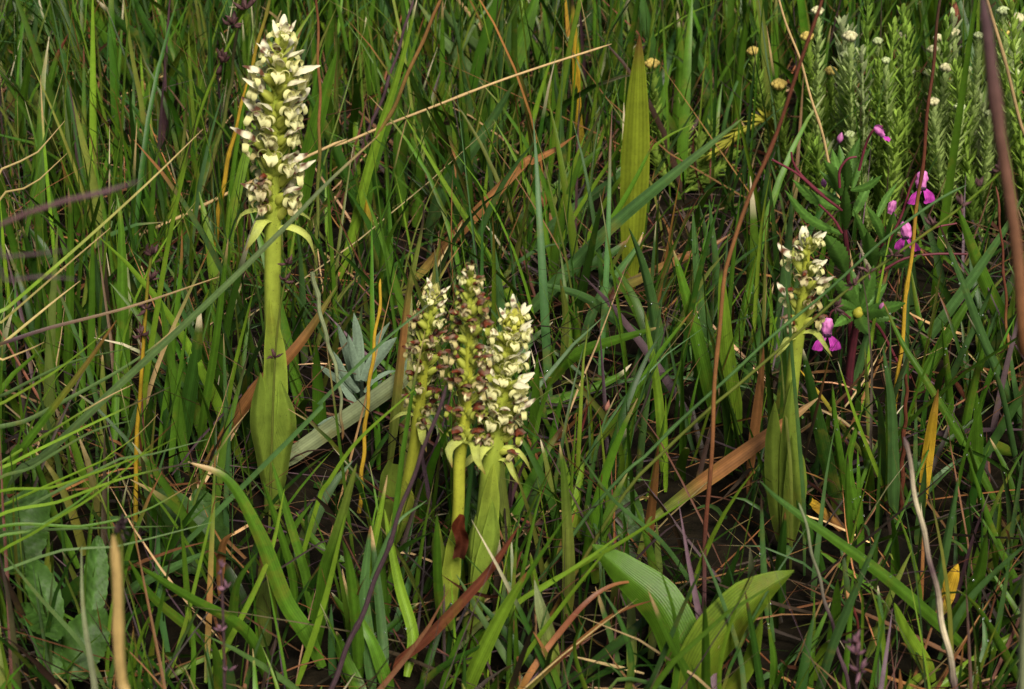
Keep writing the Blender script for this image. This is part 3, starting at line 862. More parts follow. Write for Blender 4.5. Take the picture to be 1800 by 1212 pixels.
def leaf_part(name, parent, base, pts, w, Y, cols, dY=0.0, fold=0.5, prof='lance', mat=None, twist=0.0, kk=9, n=20, wav=0.05, fall=None, label=None):
    m = len(pts)
    ys = [Y + dY * i / (m - 1) for i in range(m)]
    P = spline([at(p[0], p[1], y) for p, y in zip(pts, ys)], n)
    t = np.linspace(0, 1, n)
    wm = w * K * float(depth(P[n // 2]))
    if prof == 'lance':
        pr = np.interp(t, [0, .2, .5, .75, .92, 1], [.55, .85, 1, .78, .33, .02])
    elif prof == 'oval':
        pr = np.interp(t, [0, .12, .35, .6, .85, .96, 1], [.3, .7, 1, .97, .62, .28, .04])
    elif prof == 'sheath':
        pr = np.interp(t, [0, .3, .6, .85, 1], [.8, .9, 1, .7, .05])
    elif prof == 'stub':
        pr = np.interp(t, [0, .3, .8, 1], [.8, 1, .95, .5])
    V, F, uv = ribbon(P, wm * pr, facing(P, twist, twist), kk, fold=fold, wav=wav)
    col = lerp_cols_rgb(cols, t)
    u = np.abs(np.linspace(-1, 1, kk))
    shade = 1 + .18 * np.exp(-(u / .1) ** 2) + .3 * (u > .95)
    cc = (col[:, None, :] * shade[None, :, None]).reshape(-1, 3)
    o = mk(name, V, F, mat or M_LEAF, parent, cc, uv, base)
    if label: o["label"] = label
    return o

def lerp_cols_rgb(cols, t):
    cs = np.array([C[c] if isinstance(c, str) else c for c in cols], float)
    if len(cs) == 1: return np.broadcast_to(cs[0], (len(t), 3)).copy()
    x = t * (len(cs) - 1)
    return np.stack([np.interp(x, np.arange(len(cs)), cs[:, k]) for k in range(3)], 1)

OL = np.array([.165, .235, .030]); OY = np.array([.35, .37, .035]); OG = np.array([.28, .34, .040])

def orchid(label, axis, stem_w, py0, py1, n, half, stages, stemcol, root_py, seed, top=0.6, droops=5, turn=2.4):
    """axis: pixels root -> top; flowers from row py0 (lowest) to py1 (top); half: half width of the spike in px."""
    r = random.Random(seed)
    Y = Yg(root_py)
    base = at(axis[0][0], root_py, Y)
    t = thing("white_orchid", label, "orchid", base, "white orchid spikes")
    ax = spline([at(p[0], p[1], Y) for p in axis], 60)
    ppm = K * float(depth(ax[40]))                      # metres per photo pixel here
    tt = np.linspace(0, 1, 60)
    px, py, _ = project(ax)
    spike = np.clip((py0 - py) / (py0 - py1), 0, 1)
    R = stem_w * ppm * .5 * (1 - .68 * spike)
    R = np.concatenate([R, [R[-1] * .4]]); ax2 = np.vstack([ax, ax[-1] + (ax[-1] - ax[-2]) * .4])
    V, F, uv = tube(ax2, R, 12)
    mk("stem", V, F, M_SPOT, t, np.repeat(lerp_cols_rgb(stemcol, np.linspace(0, 1, 61)), 12, 0), uv, base)
    T = tangents(ax)
    scale = half * ppm / 0.0116
    az = seed * 1.3
    for i in range(n):
        f = i / (n - 1)
        row = py0 + (py1 - py0) * f
        k = int(np.argmin(np.abs(py - row)))
        az += turn + r.uniform(-.5, .5)
        up = norm(T[k] + np.array([r.uniform(-.06, .06), r.uniform(-.06, .06), 0]))
        out = np.array([math.cos(az), math.sin(az), 0.0])
        rad = R[k] * .7
        p = ax[k] + norm(out) * rad - base
        st = stages(f, r)
        s = scale * r.uniform(.8, 1.14) * (1 if f < .78 else np.interp(f, [.78, 1], [1, top]))
        tilt = r.uniform(-.3, .3) + (.35 if f > .85 else 0) * (f - .85) / .15 * 1.6
        up2 = norm(up * math.cos(tilt) - out * math.sin(tilt))
        M = frame_matrix(p, out, up2, s)
        v = r.randrange(4)
        me = FLOWERS[st][v]
        fo = place("flower", me[0], t); fo.matrix_local = M
        place("hood", me[1], fo); place("lip", me[2], fo)
        d = 1 if i < droops else 0
        b = place("bract", BRACTS[d][r.randrange(3)], t)
        b.matrix_local = frame_matrix(p - up * .003 * scale, out, up, s * (1.0 if d == 0 else 1.15))
    return t, base, Y, ax, ppm, scale

def bud_tip(t, base, p, up, ppm, px_h, px_w, col, n=26):
    parts = []
    r = random.Random(5)
    H, Wd = px_h * ppm, px_w * ppm
    for i in range(n):
        f = i / n
        a = i * 2.4
        out = np.array([math.cos(a), math.sin(a), 0])
        rr = Wd * .5 * (1 - f) ** .7
        b0 = p + up * H * .62 * f + out * rr * .55
        P = spline([b0, b0 + out * rr * .45 + up * H * .14, b0 + out * rr * .15 + up * H * .36], 6)
        V, F, uv = ribbon(P, np.array([.5, .9, 1, .8, .45, .03]) * Wd * .26, np.tile(np.cross(out, up), (6, 1)), 3, fold=-.4)
        parts.append((V, F, uv, np.array(col) * r.uniform(.8, 1.15)))
    V, F, uv, c = join(parts)
    mk("bud_tip", V, F, M_PETAL, t, c, uv, base)

def pick(bounds):
    def f(h, r):
        h = h + r.uniform(-.07, .07)
        for lim, opts in bounds:
            if h < lim: return r.choice(opts)
        return r.choice(bounds[-1][1])
    return f

# tall orchid on the left
t, b, Y, ax, ppm, sc = orchid("tallest white orchid spike, standing alone at left with cream flowers browning lowest down",
    [(478, 890), (479, 760), (480, 640), (479, 520), (480, 420), (479, 330), (484, 210), (490, 120), (495, 72)], 30, 385, 72, 46, 52,
    pick([(.14, [2, 2, 3, 1]), (.32, [1, 1, 2]), (.5, [0, 1, 1]), (1.2, [0, 0, 0, 1])]), [OL, OL, OG, OG, OG], 895, 3)
leaf_part("sheath", t, b, [(482, 860), (481, 760), (484, 640), (474, 526)], 46, Y - .006, [OL, OL * 1.1, OG], fold=.55, prof='lance')
leaf_part("leaf", t, b, [(475, 885), (462, 800), (452, 740), (458, 655)], 46, Y - .004, [OL * .75, OL * .8], fold=.6, twist=.5)
leaf_part("leaf", t, b, [(486, 885), (500, 790), (508, 735), (492, 668)], 46, Y - .006, [OL * .8, OL], fold=.6, twist=-.5)
# left one of the three
t, b, Y, ax, ppm, sc = orchid("fading orchid spike leftmost of the three, brown hoods over cream lips",
    [(686, 965), (700, 905), (716, 850), (728, 790), (735, 735), (742, 680), (750, 610), (757, 550), (765, 512)], 22, 738, 522, 32, 36,
    pick([(.72, [2, 2, 2, 3]), (.88, [1, 2, 1]), (1.2, [1, 0])]), [OL, OY, OY, OG], 975, 7, droops=5)
bud_tip(t, b, ax[-3], norm(ax[-1] - ax[-5]), ppm, 40, 24, (.50, .48, .16), 18)
leaf_part("leaf", t, b, [(690, 960), (680, 905), (682, 855), (690, 815)], 44, Y + .01, [OL * .8, OL * .8], fold=.5, twist=.4, prof='stub')
leaf_part("leaf", t, b, [(693, 955), (706, 910), (716, 880), (712, 845)], 34, Y - .012, [OL, OG], fold=.6, twist=-.3)
leaf_part("leaf", t, b, [(715, 990), (735, 930), (742, 880), (735, 840)], 38, Y + .05, [OL * .6, OL * .7], fold=.5)
# middle one, mostly withered
t, b, Y, ax, ppm, sc = orchid("withered orchid spike in the middle of the three, nearly all flowers dark brown",
    [(786, 1140), (790, 1040), (800, 960), (806, 890), (808, 810), (816, 750), (822, 680), (825, 590), (826, 520), (829, 478)], 22, 765, 484, 40, 38,
    pick([(.12, [3]), (.8, [3, 3, 3, 2]), (.93, [2, 2, 3]), (1.2, [1, 2])]), [OL, OY * .9, OY, OY, OG], 1135, 12, droops=3)
leaf_part("sheath", t, b, [(786, 1110), (790, 1040), (796, 980), (800, 915)], 34, Y - .012, [OL, OG, OG], fold=.6)
leaf_part("leaf", t, b, [(782, 1105), (770, 1020), (765, 960), (770, 915)], 34, Y - .004, [OL * .6, OL * .75], fold=.7, twist=.6)
leaf_part("withered_leaf_tip", t, b, [(806, 980), (812, 950), (806, 925), (814, 905)], 24, Y - .02, [C['r'] * .5, BRN * .5, BRN], fold=-.9, prof='stub', mat=M_WITHER, wav=.6, label="dark brown shrivelled leaf end")
# fresh one on the right of the three
t, b, Y, ax, ppm, sc = orchid("freshest orchid spike rightmost of the three, creamy white with a yellow bud tip",
    [(828, 1100), (842, 1010), (853, 920), (860, 850), (866, 800), (877, 730), (888, 660), (898, 595), (906, 548)], 36, 792, 562, 48, 43,
    pick([(.13, [3, 2]), (.28, [2, 1, 1]), (.42, [1, 0]), (1.2, [0])]), [OL, OL * 1.2, OG, OY], 1090, 17, droops=6)
bud_tip(t, b, ax[-4], norm(ax[-1] - ax[-5]), ppm, 52, 38, (.56, .56, .10), 34)
leaf_part("sheath", t, b, [(836, 1060), (848, 980), (860, 900), (868, 815)], 40, Y - .01, [OL, OL * 1.1, OG], fold=.5)
leaf_part("leaf", t, b, [(838, 1080), (858, 990), (868, 940), (866, 880)], 40, Y - .012, [OL, OL * 1.15], fold=.6, twist=-.5, prof='lance')
leaf_part("leaf", t, b, [(828, 1085), (830, 1010), (828, 960), (836, 905)], 34, Y - .004, [OL * .7, OL * .9], fold=.7, twist=.6)
# small one on the right
t, b, Y, ax, ppm, sc = orchid("small sparse orchid spike standing alone at right beside the pink flowers",
    [(1378, 950), (1382, 860), (1386, 760), (1392, 680), (1400, 610), (1408, 550), (1414, 490), (1420, 440), (1424, 420)], 24, 592, 425, 21, 39,
    pick([(.25, [2, 1, 2]), (.6, [1, 1, 2]), (1.2, [1, 0, 0])]), [OL * .8, OL, OG, OY], 960, 23, droops=3)
bud_tip(t, b, ax[-3], norm(ax[-1] - ax[-5]), ppm, 30, 20, (.48, .48, .16), 12)
leaf_part("sheath", t, b, [(1380, 930), (1384, 850), (1388, 760), (1394, 662)], 32, Y - .008, [OL * .8, OL * .9], fold=.5)
leaf_part("leaf", t, b, [(1374, 955), (1362, 870), (1358, 780), (1362, 705)], 38, Y - .003, [OL * .6, OL * .7], fold=.45, twist=.3)
leaf_part("leaf", t, b, [(1386, 955), (1398, 880), (1400, 820), (1392, 765)], 42, Y - .012, [OL * .65, OL * .8], fold=.45, twist=-.2)
# ------------------------------------------------------------------ broad leaf pair at the bottom
def place_leafset(name, label, cat, base_px, leaves, part="leaf", **kw):
    base = at(base_px[0], base_px[1], Yg(base_px[1]))
    t = thing(name, label, cat, base)
    for pts, w, Y, cols, opt in leaves:
        o = dict(kw); o.update(opt)
        leaf_part(part, t, base, pts, w, Y, cols, **o)
    return t, base
BL = np.array([.052, .118, .006]); BP = np.array([.092, .145, .010])
place_leafset("broad_leaved_plant", "pair of wide smooth bright green leaves opening in a V at the bottom", "plant", (1215, 1255), [
    ([(1225, 1260), (1200, 1150), (1160, 1065), (1095, 1005), (1041, 958)], 84, -.462, [BL * .8, BL, BL * 1.05, BL * 1.1], dict(fold=.42, twist=.25, prof='oval', dY=.05, kk=13, n=28, wav=.10)),
    ([(1210, 1265), (1235, 1170), (1290, 1090), (1340, 1040), (1396, 1003)], 90, -.47, [BP * .8, BP, BP * 1.05, BP], dict(fold=.6, twist=-.35, prof='lance', dY=.02, kk=13, n=28, wav=.05)),
    ([(1215, 1270), (1300, 1190), (1330, 1120), (1340, 1085)], 34, -.466, [BP * .9, BP], dict(fold=.3, twist=.5, prof='lance')),
])
# ------------------------------------------------------------------ round crinkled leaves, bottom left
def crinkled(t, base, pts, w, Y, col, twist=0.0, fold=.3, ser=.12, name="leaf", mat=None):
    n, kk = 26, 11
    P = spline([at(p[0], p[1], Y + .012 * i) for i, p in enumerate(pts)], n)
    tt = np.linspace(0, 1, n)
    wm = w * K * float(depth(P[n // 2]))
    pr = np.sin(np.pi * np.clip(.08 + .9 * tt, 0, 1)) ** .6; pr[-1] = .12
    V, F, uv = ribbon(P, wm * pr, facing(P, twist, twist), kk, fold=fold, wav=.12, serr=ser, nser=9)
    u = uv[:, 0] * 2 - 1
    ridge = np.cos(uv[:, 1] * 44 - np.abs(u) * 9)
    Nn = norm(np.cross(P[-1] - P[0], facing(P)[0]))
    V = V + Nn * (.0007 * ridge)[:, None]
    c = np.array(col)[None] * (1 + .18 * ridge[:, None] + .25 * np.exp(-(u / .07) ** 2)[:, None] + .25 * (np.abs(u) > .93)[:, None])
    return mk(name, V, F, mat or M_HERB, t, c, uv, base)
RG = np.array([.036, .085, .012])
base = at(110, 1195, Yg(1195))
t = thing("round_leaved_herb", "low herb with rounded crinkled hairy leaves in the bottom left corner", "herb", base)
for pts, w, Y, col, tw in [
    ([(95, 1110), (82, 1060), (62, 1010), (48, 985)], 56, -.43, RG, .2), ([(110, 1120), (80, 1090), (50, 1075), (28, 1062)], 52, -.44, RG * .9, -.3),
    ([(95, 1195), (88, 1150), (75, 1105), (68, 1080)], 46, -.44, RG, .1), ([(125, 1195), (135, 1150), (160, 1100), (184, 1070)], 84, -.44, RG * .85, .2),
    ([(160, 1090), (165, 1040), (168, 990), (172, 942)], 46, -.41, RG * 1.1, .3), ([(30, 1010), (35, 930), (55, 890), (80, 860)], 95, -.36, RG * .7, .2),
    ([(40, 1000), (10, 960), (-10, 900), (-20, 850)], 80, -.36, RG * .7, .2)]:
    crinkled(t, base, pts, w, Y, col, tw)
base = at(330, 1010, Yg(1010))
t = thing("dark_leaved_herb", "broad dark green leaf half hidden by grass left of the wide forked blades", "herb", base)
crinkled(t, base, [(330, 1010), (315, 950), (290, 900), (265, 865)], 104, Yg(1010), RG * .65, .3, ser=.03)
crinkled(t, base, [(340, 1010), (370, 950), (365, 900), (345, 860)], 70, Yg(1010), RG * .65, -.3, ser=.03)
base = at(1110, 960, Yg(960))
t = thing("dark_leaved_herb", "dark blotched rounded leaf in shade behind the left broad leaf", "herb", base)
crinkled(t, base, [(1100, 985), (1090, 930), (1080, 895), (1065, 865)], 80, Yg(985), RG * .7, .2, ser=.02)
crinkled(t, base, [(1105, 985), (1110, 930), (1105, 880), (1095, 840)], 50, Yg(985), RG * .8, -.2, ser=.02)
# ------------------------------------------------------------------ small herb, top left
base = at(60, 160, Yg(160))
t = thing("small_leaved_herb", "small herb with oval pale green leaves in the top left corner", "herb", base)
V, F, uv = tube(spline([base, at(62, 80, Yg(160)), at(56, 15, Yg(160))], 8), .0016, 7)
mk("stem", V, F, M_HERB, t, C['r'], uv, base)
for a, b2, w in [((58, 45), (42, 10), 20), ((60, 50), (80, 18), 18), ((60, 70), (28, 62), 18), ((62, 75), (95, 60), 18), ((58, 30), (60, -8), 18), ((62, 100), (30, 100), 16), ((63, 105), (98, 98), 16)]:
    leaf_part("leaf", t, base, [a, ((a[0] + b2[0]) / 2, (a[1] + b2[1]) / 2 - 3), b2], w, Yg(160) - .01, [np.array([.09, .17, .03])] * 2, fold=.3, prof='oval', mat=M_HERB, kk=5, n=10)
# ------------------------------------------------------------------ silvery herb
SV = np.array([.155, .215, .150])
base = at(635, 770, Yg(770))
t = thing("silvery_herb", "small silvery grey leaved herb beside the lying pale blade", "herb", base)
V, F, uv = tube(spline([base, at(636, 700, Yg(770)), at(634, 640, Yg(770))], 8), .0016, 7)
mk("stem", V, F, M_WOOL, t, SV * .8, uv, base)
for pts, w, tw in [([(634, 672), (632, 640), (628, 590), (622, 550)], 20, .1), ([(628, 690), (615, 640), (603, 600), (593, 568)], 17, .3),
                   ([(638, 670), (655, 640), (680, 610), (698, 593)], 24, -.3), ([(640, 655), (655, 620), (668, 590), (686, 566)], 13, .2),
                   ([(630, 690), (605, 660), (592, 632), (586, 618)], 15, .3), ([(626, 690), (590, 665), (570, 650), (558, 641)], 13, 0),
                   ([(628, 670), (622, 640), (614, 600), (612, 588)], 18, .5), ([(640, 690), (655, 670), (680, 655), (700, 652)], 9, .4),
                   ([(630, 720), (612, 690), (600, 670), (596, 655)], 15, -.3), ([(636, 730), (645, 700), (660, 680), (672, 668)], 14, .3),
                   ([(640, 700), (690, 680), (705, 660), (716, 630)], 15, .1), ([(625, 740), (600, 735), (570, 745), (540, 770)], 12, .2)]:
    leaf_part("leaf", t, base, pts, w, Yg(770) - random.uniform(0, .03), [SV * random.uniform(.8, 1.1)] * 2, fold=.35, twist=tw, prof='lance', mat=M_WOOL, kk=5, n=10)

# ------------------------------------------------------------------ pink flowered herbs
HL = np.array([.062, .140, .022])
def serrate_leaf(t, base, a, b_, w, Y, dY, bend=0.0, tw=0.0, col=HL):
    a = np.array(a, float); b_ = np.array(b_, float)
    perp = np.array([-(b_ - a)[1], (b_ - a)[0]])
    mid = (a + b_) / 2 + perp * bend
    n, kk = 34, 7
    P = spline([at(a[0], a[1], Y), at(mid[0], mid[1], Y + dY * .6), at(b_[0], b_[1], Y + dY)], n)
    tt = np.linspace(0, 1, n)
    wm = w * K * float(depth(P[n // 2]))
    pr = np.interp(tt, [0, .08, .3, .55, .8, 1], [.25, .5, .95, 1, .62, .03])
    V, F, uv = ribbon(P, wm * pr, facing(P, tw, tw), kk, fold=.4, wav=.05, serr=.30, nser=11)
    u = uv[:, 0] * 2 - 1
    c = col[None] * (1 + .45 * np.exp(-(u / .1) ** 2)[:, None] + .12 * np.cos(uv[:, 1:] * 60 - np.abs(u[:, None]) * 6)) * random.uniform(.8, 1.25)
    return mk("leaf", V, F, M_HERB, t, c, uv, base)

def pink_flower_meshes():
    MG = np.array([.56, .055, .44]); MV = np.array([.60, .20, .46])
    out = {}
    # hood: inflated two-ridged cap seen from the front, 1 unit tall (mm)
    n, kk = 12, 13
    tt = np.linspace(0, 1, n); a = np.linspace(-math.pi * .78, math.pi * .78, kk)
    pr = np.interp(tt, [0, .1, .35, .7, 1], [.3, .7, 1, 1.0, .8])
    Vx = 4.0 * pr[:, None] * np.sin(a)[None]
    Vy = -3.8 * pr[:, None] * np.cos(a)[None] - 1.2 * (tt ** 2)[:, None]
    Vz = np.broadcast_to((13 - 12.5 * tt)[:, None], Vx.shape)
    V = np.stack([Vx, Vy, Vz], -1).reshape(-1, 3)
    V[:, 0] += .35 * np.sin(V[:, 2] * 1.1); V[:, 1] += .5 * np.sin(V[:, 0] * 1.6 + V[:, 2] * .6)
    uv = np.stack(np.broadcast_arrays(np.linspace(0, 1, kk)[None], tt[:, None]), -1).reshape(-1, 2)
    c = MV * (1 + .35 * np.cos(uv[:, :1] * 40)) + MG * .15
    out['flower'] = mk("flower", V * MM, grid_faces(n, kk), M_PINK, None, c, uv, link=False)
    # lip lobes: broad rounded, spreading down and outwards
    for s, nm in ((-1, 'l'), (1, 'r')):
        P = spline(np.array([[s * .6, -2.6, 1.5], [s * 3.0, -4.4, -1.2], [s * 5.6, -4.8, -5], [s * 6.4, -3.8, -10.5]], float), 12)
        t_ = np.linspace(0, 1, 12)
        W = np.interp(t_, [0, .2, .5, .8, .95, 1], [1.6, 3.4, 6.6, 8.2, 6.4, 2.6])
        V, F, uv = ribbon(P, W, np.tile([1.0, 0, .25 * s], (12, 1)), 7, fold=-.3, wav=.16)
        c = MG * (1 + .22 * np.cos(uv[:, :1] * 22)) * np.interp(uv[:, 1:], [0, .25, 1], [.75, 1, 1.05])
        out[nm] = mk("lip_lobe", V * MM, F, M_PINK, None, c, uv, link=False)
    # dark throat with anthers
    parts = []
    for k in range(5):
        P = spline(np.array([[(k - 2) * .7, -1, 3.5], [(k - 2) * .8, -3.6, 1.8], [(k - 2) * 1.0, -4.6, .2]]), 5)
        V, F, uv = tube(P, np.array([.5, .7, .9, 1.2, .3]), 6)
        parts.append((V, F, uv, np.array([.03, .012, .03])))
    V, F, uv, c = join(parts)
    out['throat'] = mk("throat", V * MM, F, M_WITHER, None, c, uv, link=False)
    # closed bud
    P = spline(np.array([[0, 0, 0], [0, -.4, 5], [.3, -1, 10], [.5, -1.2, 13]], float), 9)
    V, F, uv = tube(P, np.array([.9, 2.0, 3.0, 3.5, 3.4, 2.9, 2.2, 1.2, .1]), 10)
    out['bud'] = mk("bud", V * MM, F, M_PINK, None, MV * .75 * (1 + .3 * np.sin(uv[:, :1] * 25)), uv, link=False)
    return out
PF = pink_flower_meshes()
RED = np.array([.11, .018, .028])
def pedicel(t, base, pts, Y, dY=0.0, w=5, col=RED, name="pedicel"):
    P = spline([at(p[0], p[1], Y + dY * i / (len(pts) - 1)) for i, p in enumerate(pts)], 14)
    R = w * .5 * K * float(depth(P[5])) * np.linspace(1.1, .8, 14)
    V, F, uv = tube(P, R, 7)
    return mk(name, V, F, M_DRY, t, col, uv, base)
def pink_flower(t, base, px, py, Y, h, rot, kinds=('l', 'r', 'throat'), name='flower', part=None):
    p = at(px, py, Y)
    s = h * K * float(depth(p)) / .024
    o = place("flower" if name == 'flower' else "bud", PF[name], t)
    o.matrix_local = Matrix.Translation(Vector(p - base)) @ Matrix.Rotation(rot[2], 4, 'Z') @ Matrix.Rotation(rot[0], 4, 'X') @ Matrix.Rotation(rot[1], 4, 'Y') @ Matrix.Scale(s, 4)
    for k in kinds:
        place("throat" if k == 'throat' else "lip_lobe", PF[k], o)
    return o
# tall plant
YP = Yg(650)
base = at(1495, 650, YP)
t = thing("pink_flowered_herb", "taller herb with serrated leaves and pink hooded flowers on red stalks", "herb", base)
pedicel(t, base, [(1495, 660), (1494, 560), (1490, 450), (1482, 380), (1478, 300)], YP, 0, 10, RED * .6, "stem")
pedicel(t, base, [(1500, 600), (1530, 500), (1548, 440), (1556, 400)], YP, -.01, 7, RED * .7, "branch")
for a, b_, w, dY, bd, tw in [
    ((1478, 345), (1448, 282), 24, -.02, .08, .2), ((1480, 335), (1463, 262), 18, .01, 0, -.2), ((1484, 325), (1475, 255), 18, .02, 0, .3), ((1492, 318), (1511, 243), 20, .01, -.05, .1),
    ((1488, 335), (1488, 272), 22, -.02, 0, 0), ((1498, 335), (1531, 258), 15, .01, -.08, .3), ((1476, 368), (1393, 316), 20, -.02, -.08, -.2), ((1480, 412), (1379, 334), 18, -.03, -.1, -.2),
    ((1486, 405), (1486, 328), 22, -.03, 0, .1), ((1495, 335), (1551, 308), 15, -.01, .1, .2), ((1488, 482), (1450, 412), 34, -.02, .05, .1), ((1484, 360), (1432, 330), 14, .02, 0, 0),
    ((1490, 350), (1440, 300), 14, .02, 0, .2), ((1500, 380), (1535, 310), 18, .03, 0, 0)]:
    serrate_leaf(t, base, a, b_, w, YP - .005, dY, bd, tw)
for a, b_, w, dY, bd, tw in [((1532, 468), (1500, 368), 16, -.02, .04, .1), ((1556, 428), (1523, 362), 18, -.02, .05, -.2), ((1562, 442), (1571, 372), 22, -.02, 0, .1), ((1536, 472), (1524, 408), 30, -.03, 0, .2),
    ((1560, 452), (1602, 405), 16, -.01, 0, .2), ((1540, 388), (1577, 322), 13, .01, -.05, 0), ((1552, 466), (1622, 448), 18, -.03, .06, .2), ((1545, 450), (1580, 420), 18, 0, 0, 0)]:
    serrate_leaf(t, base, a, b_, w, YP - .015, dY, bd, tw)
pedicel(t, base, [(1480, 370), (1440, 340), (1400, 305), (1357, 281)], YP - .02, -.01)
pedicel(t, base, [(1448, 345), (1410, 310), (1394, 285), (1391, 268)], YP - .02, 0)
pedicel(t, base, [(1476, 330), (1476, 300), (1490, 280), (1506, 276)], YP - .03, 0)
pedicel(t, base, [(1480, 410), (1465, 385), (1440, 360)], YP - .02, 0)
pedicel(t, base, [(1510, 300), (1522, 255), (1536, 228), (1552, 222)], YP - .01, 0)
pedicel(t, base, [(1560, 430), (1585, 378), (1600, 330), (1612, 306)], YP - .03, 0)
pedicel(t, base, [(1545, 480), (1590, 455), (1640, 447), (1700, 447)], YP - .04, 0, 5, RED * .8)
pedicel(t, base, [(1608, 425), (1640, 402), (1682, 393)], YP - .03, 0, 4)
pedicel(t, base, [(1500, 560), (1540, 570), (1580, 640), (1600, 665)], YP - .03, 0, 6)
pink_flower(t, base, 1556, 236, YP - .02, 46, (.9, .3, -1.9), ('l', 'throat'))
pink_flower(t, base, 1617, 330, YP - .03, 62, (.1, .05, .25))
pink_flower(t, base, 1562, 374, YP - .0, 46, (.3, .15, .9), ('r',))
pink_flower(t, base, 1596, 415, YP - .04, 58, (.25, -.25, -.5))
pink_flower(t, base, 1475, 252, YP + .02, 40, (0, .1, 0), (), 'bud')
pink_flower(t, base, 1450, 330, YP + .02, 36, (0, -.3, 0), (), 'bud')
# short plant in front
YQ = Yg(705)
base = at(1490, 705, YQ)
t = thing("pink_flowered_herb", "shorter serrated rosette on a dark red stem with one magenta flower by the small orchid", "herb", base)
pedicel(t, base, [(1490, 710), (1494, 650), (1502, 590), (1510, 545)], YQ, 0, 16, RED * .55, "stem")
for b_, w, dY, tw in [((1462, 487), 28, -.02, .2), ((1455, 528), 20, -.03, 0), ((1536, 466), 26, -.01, .1), ((1500, 490), 20, 0, -.2), ((1592, 533), 30, -.04, .3), ((1526, 590), 28, -.06, .2),
                      ((1465, 575), 22, -.05, .1), ((1560, 498), 20, .01, 0), ((1495, 470), 22, .03, .2), ((1575, 560), 22, .0, .2)]:
    serrate_leaf(t, base, (1510, 548), b_, w, YQ, dY, .03, tw)
V, F, uv = tube(spline([at(1506, 556, YQ - .012), at(1509, 548, YQ - .016), at(1512, 540, YQ - .012)], 6), np.array([.001, .003, .004, .0035, .002, .0004]), 8)
mk("bud", V, F, M_HERB, t, np.array([.35, .33, .04]), uv, base)
pedicel(t, base, [(1495, 560), (1475, 545), (1462, 548), (1456, 565)], YQ - .03, 0, 4, RED * .6)
pink_flower(t, base, 1452, 588, YQ - .03, 62, (.05, .05, .1))
pink_flower(t, base, 1548, 545, YQ - .02, 34, (.2, .1, 0), (), 'bud')

# ------------------------------------------------------------------ everlasting shrub
def shoot_mesh(path, w_leaf, l_leaf, nleaf, c0, c1, spread=.8, seed=0, stem_w=.0016):
    """One leafy shoot: stem plus small narrow leaves all round it."""
    r = np.random.default_rng(seed)
    P = spline(path, 40); T = tangents(P)
    parts = []
    V, F, uv = tube(P[::3], np.linspace(stem_w, stem_w * .6, len(P[::3])), 6)
    parts.append((V, F, uv, (c0 + c1) * .5))
    az = r.uniform(0, 6)
    for i in range(nleaf):
        f = .12 + .88 * i / nleaf
        k = min(int(f * 39), 39)
        az += 2.4 + r.uniform(-.3, .3)
        up = T[k]
        A = norm(np.cross(up, [.2, 1, .3])); B = np.cross(up, A)
        out = A * math.cos(az) + B * math.sin(az)
        sp = spread * r.uniform(.7, 1.2) * np.interp(f, [0, .8, 1], [1.1, 1, .55])
        l = l_leaf * r.uniform(.75, 1.2) * np.interp(f, [0, .2, .85, 1], [.8, 1, 1, .6])
        d1 = norm(up * math.cos(sp) + out * math.sin(sp)); d2 = norm(d1 + up * .5)
        b0 = P[k] + out * stem_w * .6
        Q = np.array([b0, b0 + d1 * l * .45, b0 + d1 * l * .45 + d2 * l * .35, b0 + d1 * l * .45 + d2 * l * .6])
        V, F, uv = ribbon(Q, np.array([.6, 1, .8, .06]) * w_leaf, np.tile(np.cross(out, up), (4, 1)), 3, fold=.5)
        parts.append((V, F, uv, (c0 + (c1 - c0) * f) * r.uniform(.75, 1.3)))
    return join(parts)

def head_mesh(p, up, rad, col, seed, woolly=False):
    """Flat-topped cluster of papery flower buds, or a closed woolly bud."""
    r = np.random.default_rng(seed)
    parts = []
    up = norm(up)
    A = norm(np.cross(up, [.2, 1, .3])); B = np.cross(up, A)
    nb = 15
    for i in range(nb):
        a = i * 2.4; q = math.sqrt((i + .3) / nb)
        c0 = p + (A * math.cos(a) + B * math.sin(a)) * rad * q * (.85 if not woolly else .5) + up * rad * (.55 * (1 - q * q))
        dirn = norm(up + (A * math.cos(a) + B * math.sin(a)) * q * .7)
        Q = np.array([c0 - dirn * rad * .7, c0 - dirn * rad * .2, c0 + dirn * rad * .12, c0 + dirn * rad * .22])
        V, F, uv = tube(Q, np.array([.16, .34, .32, .04]) * rad, 6)
        parts.append((V, F, uv, np.array(col) * r.uniform(.7, 1.25)))
    return join(parts)
EG = np.array([.19, .29, .040]); EW = np.array([.40, .46, .23]); ED = np.array([.10, .18, .022])
HY = np.array([.50, .38, .10]); HW = np.array([.55, .52, .30])
def add_shoot(t, base, pts, Y, dY=0.0, nleaf=80, c0=EG, c1=EG, head=None, hr=13, l=26, w=7.5, seed=0, spread=.8, woolly=False):
    path = [at(p[0], p[1], Y + dY * i / (len(pts) - 1)) for i, p in enumerate(pts)]
    m = K * float(depth(path[-1]))
    V, F, uv, c = shoot_mesh(path, w * m, l * m, nleaf, c0, c1, spread, seed)
    o = mk("shoot", V, F, M_WOOL, t, c, uv, base)
    if head is not None:
        d = path[-1] - path[-2]
        V, F, uv, c = head_mesh(path[-1] + norm(d) * hr * m * .4, d, hr * m, head, seed, woolly)
        mk("flower_head", V, F, M_WOOL, o, c, uv, base)
    return o
YS = .16
